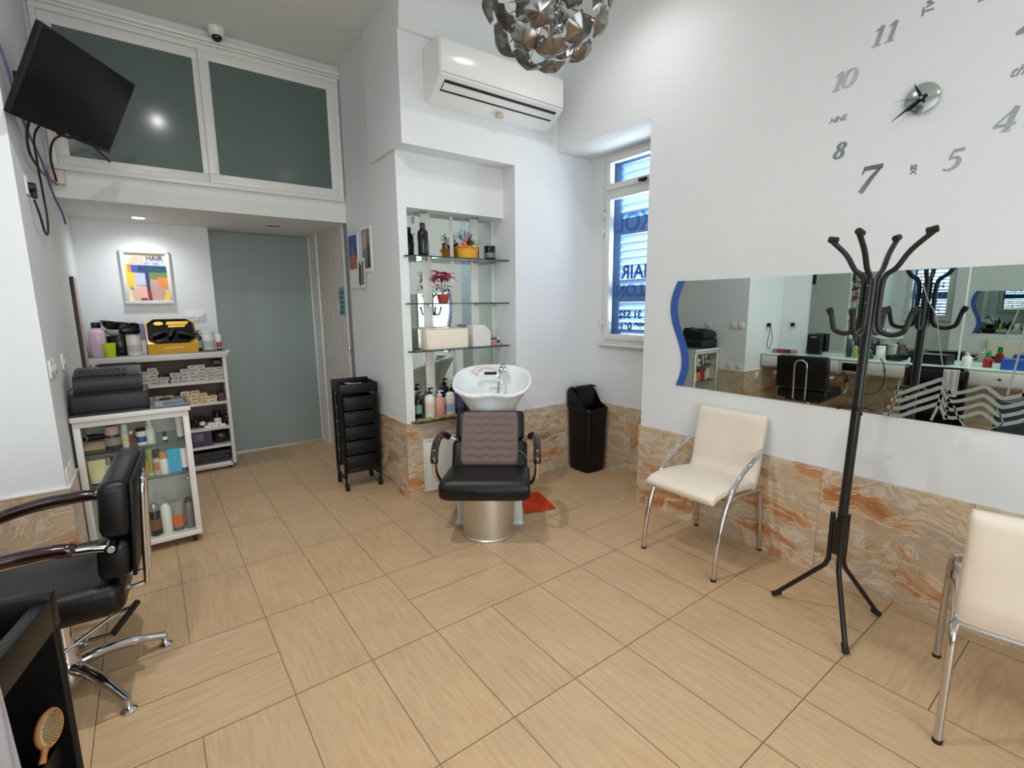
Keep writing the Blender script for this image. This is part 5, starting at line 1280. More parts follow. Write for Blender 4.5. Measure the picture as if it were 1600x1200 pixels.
# ------------------------------------------------------------------ glass-fronted display cabinet with the cash register
def display_cabinet():
    x0, x1, y0, y1, z0, z1 = -0.385, 0.148, 3.50, 3.88, 0.055, 0.887
    t = thing('display_cabinet', 'white display cabinet with glass door under the black cash register', 'cabinet', ((x0+x1)/2,(y0+y1)/2,0))
    w = 0.02; Wd = dict(parent=t, world=True)
    b = B(); b.box((x0,y0+0.022,z0),(x0+w,y1,z1-0.035)); b.box((x1-w,y0+0.022,z0),(x1,y1,z1-0.035)); b.box((x0+w,y1-0.01,z0),(x1-w,y1,z1-0.035)); b.box((x0+w,y0+0.022,z0),(x1-w,y1-0.01,z0+0.02)); part('carcass', b, GREYIN, **Wd)
    b = B(); b.box((x0-0.005,y0-0.015,z1-0.034),(x1+0.012,y1,z1-0.006),0.002); part('top', b, WOODW, **Wd)
    b = B(); b.box((x0-0.004,y0-0.013,z1-0.006),(x1+0.010,y1-0.002,z1),0.001); part('glass_top', b, M('dark_glass_top', (62,72,74), 0.08), label='dark glass sheet on the top', **Wd)
    d = B(); za, zb_ = z0, z1-0.037; s = 0.032
    for lo, hi in (((x0,y0,zb_-s),(x1,y0+0.02,zb_)), ((x0,y0,za),(x1,y0+0.02,za+s)), ((x0,y0,za+s),(x0+s,y0+0.02,zb_-s)), ((x1-s,y0,za+s),(x1,y0+0.02,zb_-s))): d.box(lo, hi, 0.002)
    dd = part('door', d, WOODW, **Wd)
    g = B(); g.box((x0+s-0.003,y0+0.008,za+s-0.003),(x1-s+0.003,y0+0.012,zb_-s+0.003)); part('door_pane', g, glass_mat('cabinet_glass', (0.98,0.99,0.98), 1.3), dd, True, label='clear glass pane')
    k = B(); k.cyl((x1-0.045,y0+0.006,0.43),(x1-0.045,y0-0.014,0.43),0.007,0.010,14); k.ball((x1-0.045,y0-0.016,0.43),(0.011,0.007,0.011),14,8); part('knob', k, P('copper_knob', (196,150,130), 0.2, metal=1.0), dd, True, label='small coppery knob')
    for z in (0.658,0.458):
        b = B(); b.box((x0+w+0.001,y0+0.03,z-0.006),(x1-w-0.001,y1-0.011,z))
        for f in b.bm.faces: f.material_index = 0 if abs(f.normal.z) > 0.5 else 1
        b.bm.normal_update()
        for f in b.bm.faces: f.material_index = 0 if abs(f.normal.z) > 0.5 else 1
        part('glass_shelf', b, [GLASS, GLASSE], smooth=False, **Wd)
    for cx in (x0+0.04, x1-0.04):
        for cy in (y0+0.05, y1-0.05):
            c = B(); c.cyl((cx-0.012,cy,0.026),(cx+0.012,cy,0.026),0.026,seg=18); c.box((cx-0.016,cy-0.016,0.03),(cx+0.016,cy+0.016,z0)); part('castor', c, RUBBER, **Wd)
display_cabinet()
Y1 = 3.60
za, zm, zl = 0.658, 0.458, 0.075
def carton(name, label, loc, w, d, h, mat, group=None, cat='box', rz=0.0, deco=None, bev=0.0015):
    t = thing(name, label, cat, loc, rz, group); b = B(); b.box((-w/2,-d/2,0),(w/2,d/2,h),bev,1); part('body', b, mat, t)
    if deco: deco(t)
    return t
carton('cosmetic_case', 'beige flat case under the coiled black hair tool on the top cabinet shelf', (-0.312,Y1+0.03,za), 0.115, 0.10, 0.055, P('beige_pouch', (170,148,128), 0.5), None, 'case', 0, None, 0.012)
def hair_tool():
    t = thing('hair_tool', 'black curling tool lying on the beige case in the glass cabinet', 'hair tool', (-0.312,Y1+0.02,za+0.055)); b = B(); b.tube([(-0.045,0,0.022),(0.0,0,0.022),(0.05,0,0.024)], [0.016,0.020,0.012], 12); part('handle', b, BLACKP, t)
    r = B(); r.tube([(-0.045+0.018*cos(a),-0.02,0.022+0.018*sin(a)) for a in [2*pi*k/20 for k in range(20)]], 0.004, 8, closed=True); part('ring', r, C_SV, t, label='silver ring')
hair_tool()
bottle('serum_bottle', 'dark bottle with pink box cap on the top shelf of the glass cabinet', (-0.228,Y1,za), 0.135, 0.040, P('smoky_plastic', (70,66,70), 0.2), P('pink_cap', (216,180,176), 0.4), 'cap', C_GY, None, 'bottle', 0, 1, 0.7, 0.36)
bottle('spray_bottle', 'white slim spray bottle right of the dark pink-capped bottle in the cabinet', (-0.170,Y1,za), 0.140, 0.020, C_CL, C_W, 'can', C_CR, None, 'bottle', 0, 1, 0.5, 0.32)
bottle('lipstick_tube', 'thin brown-red stick leaning on the top cabinet shelf', (-0.142,Y1-0.02,za), 0.095, 0.008, P('brown_red', (140,66,46), 0.4), C_CR, 'jar', None, None, 'stick', 0, 1, 0.4, 0.2)
bottle('cream_bottle', 'white bottle with a blue patch and orange edge on the top cabinet shelf', (-0.094,Y1,za), 0.100, 0.026, C_W, C_K, 'jar', C_BL, None, 'bottle', 0, 1, 0.4, 0.15)
bottle('hair_spray', 'white bottle with a black collar and tall white nozzle on the top cabinet shelf', (-0.052,Y1,za), 0.170, 0.024, P('pale_green_white', (208,216,200), 0.35), C_W, 'cap', C_W, None, 'bottle', 0, 1, 0.55, 0.3)
bottle('sample_bottle', 'small black bottle standing alone on the top cabinet shelf', (0.018,Y1,za), 0.062, 0.014, C_K, C_K, 'cap', PAPER, None, 'bottle', 0, 1, 0.5, 0.3)
bottle('cream_tube', 'tall white tube with a dark cap at the right end of the top cabinet shelf', (0.097,Y1,za), 0.150, 0.018, C_CL, P('dark_cap', (66,64,60)), 'tube', None, None, 'tube', 0, 0.8, 0.4, 0.12)
bottle('treatment_pouch', 'pale yellow pouch with a blue base on the middle cabinet shelf', (-0.312,Y1,zm), 0.145, 0.040, C_CR, C_BL, 'tube', None, None, 'pouch', 0, 0.7, 0.4, 0.10)
bottle('oil_bottle', 'clear slim bottle right of the yellow pouch on the middle cabinet shelf', (-0.262,Y1,zm), 0.155, 0.022, C_CL, C_SV, 'cap', None, None, 'bottle', 0, 1, 0.5, 0.3)
bottle('hair_mask_pouch', 'red stand-up pouch on the middle cabinet shelf', (-0.205,Y1+0.02,zm), 0.150, 0.042, C_RD, C_RD, 'tube', PAPER if False else None, None, 'pouch', 0, 0.5, 0.4, 0.04)
bottle('gel_bottle', 'orange bottle with a dark cap on the middle cabinet shelf behind the styling chair', (-0.104,Y1,zm), 0.150, 0.021, C_OR, C_K, 'cap', None, None, 'bottle', 0, 0.8, 0.6, 0.26)
bottle('gel_tube', 'lime green tube with a pale base cap on the middle cabinet shelf', (-0.070,Y1+0.01,zm), 0.160, 0.016, C_LG, C_CR, 'tube', None, None, 'tube', 0, 0.8, 0.4, 0.08)
bottle('lotion_bottle', 'beige bottle with a slanted dark brown cap on the middle cabinet shelf', (-0.036,Y1,zm), 0.155, 0.024, P('beige_bottle', (186,176,160), 0.35), P('dark_brown_cap', (66,52,54)), 'cap', P('salmon_label', (190,120,96)), None, 'bottle', 0, 0.8, 0.72, 0.30)
bottle('spray_bottle', 'white bottle with a gold cap on the middle cabinet shelf', (-0.004,Y1-0.01,zm), 0.140, 0.023, C_W, C_GD, 'cap', None, None, 'bottle', 0, 1, 0.75, 0.30)
carton('cosmetic_box', 'bright turquoise carton on the middle cabinet shelf', (0.050,Y1,zm), 0.068, 0.04, 0.150, C_TQ)
bottle('cream_tube', 'white tube standing on its blue cap at the right end of the middle cabinet shelf', (0.104,Y1,zm), 0.140, 0.024, C_W, C_BL, 'tube', None, None, 'tube', 0, 0.8, 0.4, 0.13)
bottle('hair_spray', 'black spray can with silver shoulder on the cabinet floor', (-0.084,Y1,zl), 0.205, 0.029, C_K, C_SV, 'can', P('gold_brown_label', (120,80,50)), None, 'can', 0, 1, 0.4, 0.24)
bottle('hair_spray', 'cream white can with a red line on the cabinet floor', (-0.026,Y1,zl), 0.190, 0.028, C_W, C_W, 'can', None, None, 'can', 0, 1, 0.4, 0.12)
bottle('cream_tube', 'grey tube with an orange label on the cabinet floor', (0.032,Y1,zl), 0.185, 0.031, C_GY, P('grey_cap', (96,90,88)), 'tube', C_ORD, None, 'tube', 0, 0.85, 0.4, 0.14)
bottle('shampoo_bottle', 'grey-brown bottle at the right end of the cabinet floor', (0.094,Y1,zl), 0.200, 0.027, P('taupe_bottle', (120,112,104), 0.35), P('dark_cap2', (60,56,52)), 'can', None, None, 'bottle', 0, 1, 0.8, 0.14)
bottle('cream_tube', 'pale tube leftmost on the cabinet floor behind the styling chair', (-0.322,Y1+0.04,zl), 0.150, 0.020, C_CL, C_GY, 'tube', None, None, 'tube', 0, 0.8, 0.4, 0.14)
bottle('cream_tube', 'brownish tube second from the left on the cabinet floor', (-0.272,Y1+0.05,zl), 0.155, 0.022, P('brownish_tube', (160,128,112)), C_GY, 'tube', None, None, 'tube', 0, 0.8, 0.4, 0.14)

def cash_register():
    t = thing('cash_register', 'black cash register and printer on the glass-topped display cabinet', 'cash register', (-0.205,3.69,0.887))
    b = B(); b.box((-0.178,-0.165,0.006),(0.172,0.165,0.105),0.010,3); b.box((-0.165,-0.15,0),(0.16,0.15,0.006)); dr = part('cash_drawer', b, M('charcoal_plastic', (24,26,29), 0.5, bump=0.06, bscale=400), t)
    g = B(); g.box((-0.176,-0.1665,0.098),(0.170,-0.164,0.101)); part('drawer_gap', g, DARKIN, dr)
    u = B(); u.prism([(-0.155,0.115),(-0.165,0.135),(-0.155,0.190),(-0.135,0.205),(0.03,0.232),(0.10,0.238),(0.145,0.215),(0.150,0.115)], 'x', -0.155, 0.148)
    bmesh.ops.bevel(u.bm, geom=u.bm.edges[:], offset=0.006, segments=2, affect='EDGES'); part('printer_body', u, M('dark_charcoal', (19,20,22), 0.45), t)
    f = B(); f.box((-0.14,-0.14,0.105),(0.14,0.14,0.116)); part('printer_base', f, BLACKP, t)
    k = B()
    T = Matrix.Translation((0,0,0)); 
    for i in range(7):
        for j in range(4):
            x, y = -0.12+0.032*i, -0.115+0.036*j; z = 0.208+(y+0.135)*0.164; k.box((x-0.011,y-0.012,z-0.004),(x+0.011,y+0.012,z+0.005),0.002)
    part('keypad', k, M('key_grey', (24,25,27), 0.5), t)
    r = B(); r.cyl((-0.05,0.115,0.225),(0.13,0.115,0.225),0.026,seg=18); part('paper_roll_cover', r, BLACKP, t)
    c = B(); c.tube(smooth_path([(-0.16,-0.02,0.14),(-0.183,-0.05,0.12),(-0.186,-0.06,0.06),(-0.18,0.0,0.012)], 5), 0.003, 6); part('lead', c, CABLE, t)
cash_register()
def on_cabinet():
    b = B(); b.box((-0.012,3.53,0.8875),(0.135,3.72,0.8905),0.0008,1); tag(part('magazine', b, M('pale_blue_print', (150,170,180), 0.25)), 'pale blue leaflet lying beside the cash register', 'leaflet')
    b = B(); b.box((0.03,3.55,0.891),(0.13,3.64,0.894),0.0008,1); tag(part('notebook', b, M('blue_notebook', (70,104,128), 0.35)), 'small dark blue notebook on the pale leaflet beside the cash register', 'notebook')
on_cabinet()

# ------------------------------------------------------------------ open shelf unit in the alcove
def shelf_unit():
    x0, x1, y0, y1, H_ = -0.385, 0.537, 5.0, 5.285, 1.083
    t = thing('shelf_unit', 'white open shelf unit under the framed poster', 'shelf unit', ((x0+x1)/2,(y0+y1)/2,0)); Wd = dict(parent=t, world=True)
    for xa, xb in ((x0,x0+0.028),(x1-0.028,x1)):
        b = B(); b.box((xa,y0,0.05),(xb,y1,H_-0.055),0.002); part('side_panel', b, WOODW, **Wd)
    b = B(); b.box((x0-0.012,y0-0.012,H_-0.055),(x1+0.012,y1,H_-0.005),0.003); part('top', b, WOODW, **Wd)
    b = B(); b.box((x0-0.010,y0-0.010,H_-0.005),(x1+0.010,y1,H_),0.001); part('glass_top', b, M('pale_glass_top', (150,160,160), 0.1), label='glass sheet on the top', **Wd)
    b = B(); b.box((x0+0.028,y1-0.012,0.05),(x1-0.028,y1,H_-0.055)); part('back_panel', b, M('brown_back_panel', (110,96,88), 0.6), **Wd)
    for z in (0.825,0.63,0.40,0.235,0.05):
        b = B(); b.box((x0+0.028,y0+0.004,z-0.022),(x1-0.028,y1-0.012,z),0.002); part('shelf', b, WOODW, **Wd)
    for cx in (x0+0.05,x1-0.05):
        for cy in (y0+0.04,y1-0.05):
            c = B(); c.cyl((cx-0.012,cy,0.018),(cx+0.012,cy,0.018),0.018,seg=14); part('castor', c, RUBBER, **Wd)
    k = B(); k.ball((x1+0.018,y0+0.005,H_-0.012),(0.022,0.022,0.018),14,9); part('corner_knob', k, P('rosy_white', (220,206,200), 0.3), label='rosy white round knob on the corner', **Wd)
shelf_unit()
zt = 1.083
bottle('shampoo_bottle', 'big lilac-pink pump bottle at the left end of the shelf unit top', (-0.325,5.09,zt), 0.275, 0.056, C_LL, C_K, 'cap', None, None, 'bottle', 0, 1, 0.45, 0.16)
bottle('storage_tub', 'black tub behind the neon green cup on the shelf unit top', (-0.195,5.15,zt), 0.16, 0.085, C_K, C_K, 'jar', None, None, 'tub', 0, 0.9, 0.4, 0.05)
def bowl(name, label, loc, r, h, mat, rim, tilt):
    t = bpy.data.objects.new(name, None); COL.objects.link(t); t.matrix_basis = Matrix.Translation(Vector(loc)) @ Matrix.Rotation(tilt,4,'Y'); tag(t, label, 'bowl')
    b = B(); b.lathe([(r*0.55,0),(r*0.85,h*0.4),(r,h),(r*0.96,h),(r*0.80,h*0.42),(r*0.5,h*0.08),(0,h*0.06)], (0,0,0), 28); part('shell', b, mat, t)
    q = B(); q.tube([(r*cos(2*pi*k/28), r*sin(2*pi*k/28), h) for k in range(28)], 0.004, 6, closed=True); part('rim', q, rim, t)
bowl('tint_bowl', 'pale-rimmed tint bowl stacked on the black tub', (-0.195,5.15,zt+0.163), 0.090, 0.045, P('pale_bowl', (200,198,192), 0.3), C_W, 0.0)
bowl('tint_bowl', 'black tint bowl on top of the stack behind the neon cup', (-0.215,5.15,zt+0.212), 0.095, 0.060, C_K, C_K, radians(8))
def cup():
    t = thing('plastic_cup', 'neon yellow-green cup at the front of the shelf unit top', 'cup', (-0.255,5.035,zt)); b = B(); b.lathe([(0.032,0),(0.034,0.003),(0.042,0.105),(0.039,0.105),(0.031,0.006),(0,0.005)], (0,0,0), 24); part('body', b, C_NG, t)
    r = B(); r.tube([(0.042*cos(2*pi*k/24),0.042*sin(2*pi*k/24),0.105) for k in range(24)], 0.0025, 6, closed=True); part('rim', r, C_NG, t)
cup()
bottle('bleach_tub', 'white printed tub under the black gloves on the shelf unit top', (-0.100,5.07,zt), 0.165, 0.050, C_W, C_W, 'jar', P('tub_print', (190,190,192), 0.4), None, 'tub', 0, 1, 0.4, 0.06)
def gloves():
    b = B(); g = random.Random(4)
    b.box((-0.07,-0.05,0.0),(0.055,0.05,0.085),0.02,3)
    bmesh.ops.subdivide_edges(b.bm, edges=b.bm.edges[:], cuts=2, use_grid_fill=True)
    for v in b.bm.verts: v.co += Vector((g.uniform(-0.012,0.012), g.uniform(-0.01,0.01), g.uniform(-0.006,0.010) if v.co.z > 0.02 else 0))
    o = part('glove_bundle', b, C_K, angle=70); o.location = (-0.11,5.08,zt+0.172); tag(o, 'bundle of crumpled black gloves on the white tub', 'gloves')
gloves()
def tint_box():
    carton('product_box', 'tall box, lavender above and white below, left of the amber tray', (-0.047,5.20,zt), 0.060, 0.05, 0.25, C_W, None, 'box', 0, lambda t: part('print', B().box((-0.0310,-0.0265,0.115),(0.0310,0.0265,0.2505)), C_LV, t))
tint_box()
def amber_tray():
    t = thing('clipper_display', 'amber yellow display tray with a black octagonal well of clippers on the shelf unit', 'display', (0.165,5.12,zt))
    b = B(); b.prism([(-0.085,0.0),(0.11,0.0),(0.125,0.265),(0.105,0.27),(-0.10,0.085)], 'x', -0.175, 0.175)
    part('stand', b, C_YB, t)
    a = Vector((0,-0.10,0.085)); c = Vector((0,0.105,0.27)); e = (c-a).normalized(); nn = Vector((0,-e.z,e.y)); T = frame(a, (1,0,0), e)
    L = (c-a).length
    oct_ = [(-0.165,0.05),(-0.11,0.0),(0.11,0.0),(0.165,0.05),(0.165,L-0.05),(0.12,L),(-0.12,L),(-0.165,L-0.05)]
    q = B(); q.prism(oct_, 'z', 0.001, 0.014); q.xf(T); part('well', q, GLOSSB, t, smooth=False)
    q = B(); n = len(oct_)
    q.tube([(x*0.97,(y-L/2)*0.97+L/2,0.016) for x, y in oct_], 0.007, 8, closed=True); q.xf(T); part('well_rim', q, BLACKP, t)
    yl = P('tray_letters', (242,196,32), 0.4); dk = P('tray_marks', (96,66,10), 0.5)
    for (cx, cy, hw_, hh_, sl) in ((0.055,L-0.045,0.078,0.018,0.012),(0.048,L-0.083,0.060,0.013,0.010)):
        q = B(); q.prism([(cx-hw_-sl,cy-hh_),(cx+hw_-sl,cy-hh_),(cx+hw_,cy+hh_),(cx-hw_,cy+hh_)], 'z', 0.0145, 0.0155); q.xf(T); pl = part('logo_plate', q, yl, t, smooth=False)
        q = B(); g_ = random.Random(int(cx*1000))
        for i in range(6): 
            x = cx-hw_*0.72+i*hw_*0.28; q.box((x-0.0016,cy-hh_*0.6,0.0153),(x+0.0016,cy+hh_*(0.2+0.5*g_.random()),0.0157))
        q.xf(T); part('logo_marks', q, dk, pl, smooth=False)
    q = B(); q.lathe([(0.03,0.0145),(0.03,0.0162),(0,0.0162)], (-0.085,L-0.048,0), 20, Matrix.Diagonal((1.15,0.75,1,1))); q.xf(T); part('badge', q, yl, t)
    for i, (x, y, r) in enumerate(((-0.09,0.08,0.5),(0.0,0.09,1.2),(0.09,0.07,-0.4))):
        k = B(); k.tube([(-0.05,0,0),(0.0,0,0.002),(0.05,0,0)], [0.014,0.017,0.011], 10); k.box((0.05,-0.012,-0.006),(0.062,0.012,0.006),0.002)
        k.xf(T @ Matrix.Translation((x,y,0.032)) @ Matrix.Rotation(r,4,'Z')); part('clipper', k, BLACKP, t)
    q = B(); q.prism([(-0.07,0.040),(0.07,0.046),(0.07,0.056),(-0.07,0.050)], 'y', -0.098, -0.088); part('front_mark', q, P('tray_pale', (240,208,100), 0.4), t)
amber_tray()
bottle('pump_bottle', 'dark green bottle with a black pump right of the amber tray', (0.347,5.09,zt), 0.185, 0.033, P('bottle_green', (44,58,44), 0.2), C_K, 'pump', P('label_sage', (150,160,140)), None)
bottle('wax_jar', 'white printed canister beside the dark green pump bottle on the shelf unit top', (0.425,5.10,zt), 0.175, 0.050, P('greenish_white', (220,226,220), 0.3), P('greenish_white', (0,0,0)), 'jar', P('canister_print', (176,190,178), 0.4), None, 'jar', 0, 1, 0.4, 0.10)
bottle('cream_tube', 'small white and red tube on a black cap, rightmost on the shelf unit', (0.502,5.08,zt), 0.145, 0.020, C_W, C_K, 'tube', P('label_red', (190,60,50)), None, 'tube', 0, 0.85, 0.4, 0.14)
b_ = B(); b_.tube([(0.37,5.035,zt+0.007),(0.47,5.025,zt+0.007)], 0.006, 8); tag(part('lip_pencil', b_, P('maroon_stick', (96,36,44), 0.3)), 'thin maroon pencil lying before the white canister', 'pencil')

def small_boxes():
    g = random.Random(21)
    bw, bh, bd = 0.066, 0.0285, 0.10
    white = [M('white_carton', (214,208,202), 0.5), M('cream_carton', (206,198,188), 0.5)]
    grey = M('carton_end_print', (120,114,110), 0.5)
    protos = {}
    def proto(mat, key):
        t = carton('hair_colour_box', 'x', (0,0,-5), bw-0.002, bd, bh-0.0015, mat, 'g', 'box')
        l = B(); l.box((-0.022,-bd/2-0.0006,0.008),(0.022,-bd/2,0.018)); part('print', l, grey, t); return t
    for k, m_ in enumerate(white): protos[k] = proto(m_, k)
    used = set()
    def put(k, x, y, z, label, group):
        if k not in used: o = protos[k]; used.add(k)
        else: o = copy_tree(protos[k])
        o['label'] = label; o['group'] = group; o['category'] = 'box'; place(o, (x,y,z), g.uniform(-0.06,0.06))
    def stack(x, cols, label, group, z=0.825, y=5.09):
        for ci, n in enumerate(cols):
            for r in range(n): put((ci+r) % 2, x+ci*bw+(0.006 if r % 2 else -0.003), y+g.uniform(-0.008,0.008), z+r*bh, label, group)
    stack(-0.065, (4,5,2), 'white hair colour carton in the left stack of the uppermost shelf', 'hair colour cartons, left stack')
    stack(0.150, (3,4,5), 'white hair colour carton in the middle stack of the uppermost shelf', 'hair colour cartons, middle stack')
    stack(0.345, (5,4,4), 'white hair colour carton in the right stack of the uppermost shelf', 'hair colour cartons, right stack')
    # dark cartons filling the gaps
    dk = M('dark_carton', (34,28,30), 0.4)
    for x, z, w, h, lb in ((-0.30,0.825,0.10,0.13,'black carton at the left end of the uppermost shelf'),(-0.19,0.825,0.07,0.13,'dark grey carton near the left end of the uppermost shelf'),(0.095,0.825,0.05,0.06,'low black carton between the left and middle carton stacks'),(0.465,0.965,0.06,0.035,'black carton on top of the right carton stack')):
        carton('dark_box', lb, (x,5.13 if z < 0.9 else 5.09,z), w, 0.12, h, dk if 'grey' not in lb else P('dark_grey_carton', (92,88,88), 0.5))
    # cream and gold cartons on the second shelf, warm light painted into their colours
    gold = [M('lit_gold_carton', (232,200,140), 0.4), M('lit_ivory_carton', (238,222,186), 0.4)]
    for k, m_ in enumerate(gold): protos[10+k] = proto(m_, 10+k)
    for ci, n in enumerate((4,4,3,2)):
        for r in range(n): put(10+(ci+r) % 2, 0.200+ci*(bw+0.002)+(0.008 if r % 2 else 0), 5.08+g.uniform(-0.006,0.006), 0.63+r*bh, 'gold and ivory carton, warm light painted in, piled on the second shelf', 'warm-lit cartons on the second shelf')
    for i, x in enumerate((-0.05,0.02,0.09)): put(10+i % 2, x, 5.10, 0.63+0.06, 'gold carton, warm light painted in, left row of the second shelf', 'warm-lit cartons, left row of the second shelf')
    carton('dark_box', 'long black carton under the left row of warm-lit cartons', (0.02,5.11,0.63), 0.24, 0.12, 0.058, dk)
    carton('dark_box', 'dark maroon carton at the right end of the second shelf', (0.475,5.09,0.63), 0.05, 0.11, 0.075, P('maroon_carton', (70,34,40), 0.4))
    b = B(); b.box((-0.05,-0.035,0),(0.05,0.035,0.022),0.008,3); o = part('cosmetic_pouch', b, P('magenta', (170,34,84), 0.35)); o.location = (0.245,5.03-0.0,0.0); 
    bpy.data.objects.remove(o)
    # third shelf: black jars and a row of price cards
    for i, (x, h, r) in enumerate(((0.215,0.075,0.022),(0.262,0.105,0.020),(0.312,0.10,0.024),(0.372,0.085,0.026),(0.43,0.135,0.030),(0.485,0.09,0.022))):
        bottle('hair_colour_jar', ['short black jar first on the third shelf','slim black bottle second on the third shelf','black bottle with white label third on the third shelf','squat black jar fourth on the third shelf','tall black bottle fifth on the third shelf','black jar at the right end of the third shelf'][i], (x,5.10,0.40), h, r, C_K, C_K, 'cap' if i % 2 else 'jar', PAPER if i in (2,4) else None, None, 'jar', 0, 1, 0.6, 0.25)
    for i in range(5):
        b = B(); b.box((-0.026,-0.018,0),(0.026,0.018,0.022),0.002); o = part('sample_box', b, PAPER)
        o.location = (0.345+0.056*(i % 3)+(0.026 if i > 2 else 0), 5.035, 0.40+(0.0225 if i > 2 else 0)); tag(o, 'small white sample box piled at the front of the third shelf', 'box', 'white sample boxes on the third shelf')
    b = B(); b.ball((0,0,0.032),(0.040,0.035,0.032),16,10); o = part('hair_net_bag', b, C_K); o.location = (0.555-0.06,5.055,0.445+0.0); tag(o, 'black round pouch on the white sample boxes of the third shelf', 'pouch'); o.location.z = 0.4452
    # fourth shelf
    carton('product_box', 'dark purple carton marked with a number on the fourth shelf', (0.285,5.09,0.235), 0.165, 0.12, 0.138, P('deep_purple', (52,30,66), 0.35), None, 'box', 0, deco10)
    b = B(); b.ball((0,0,0.062),(0.085,0.06,0.062),22,14); o = part('black_bag', b, M('crumpled_black', (18,18,20), 0.25, bump=0.6, bscale=25)); o.location = (0.445,5.10,0.235); tag(o, 'round black plastic bag right of the purple carton', 'bag')
    for i in range(3): carton('flat_box', ['lower black flat box on the bottom shelf','middle black flat box on the bottom shelf','upper black flat box on the bottom shelf'][i], (0.30+0.01*i,5.12,0.073+0.036*i), 0.36, 0.2, 0.034, C_K)
    carton('white_board', 'white flat board on the bottom shelf under the black boxes', (0.29,5.10,0.05), 0.40, 0.22, 0.022, C_W, None, 'board')
    carton('dark_box', 'black carton standing at the left on the second shelf', (-0.24,5.11,0.63), 0.20, 0.12, 0.11, dk)
def deco10(t):
    T = Matrix.Translation((-0.02,-0.0612,0.085)) @ Matrix.Rotation(radians(90),4,'X')
    pale = P('pale_lilac_ink', (178,164,190), 0.5)
    text_part('number', '10', 0.055, pale, T, t, depth=0.0004)
    f = B()
    for lo, hi in (((-0.055,-0.0618,0.056),(0.015,-0.0606,0.0585)),((-0.055,-0.0618,0.112),(0.015,-0.0606,0.1145)),((-0.055,-0.0618,0.0585),(-0.0525,-0.0606,0.112)),((0.0125,-0.0618,0.0585),(0.015,-0.0606,0.112))): f.box(lo, hi)
    part('frame_print', f, pale, t)
small_boxes()

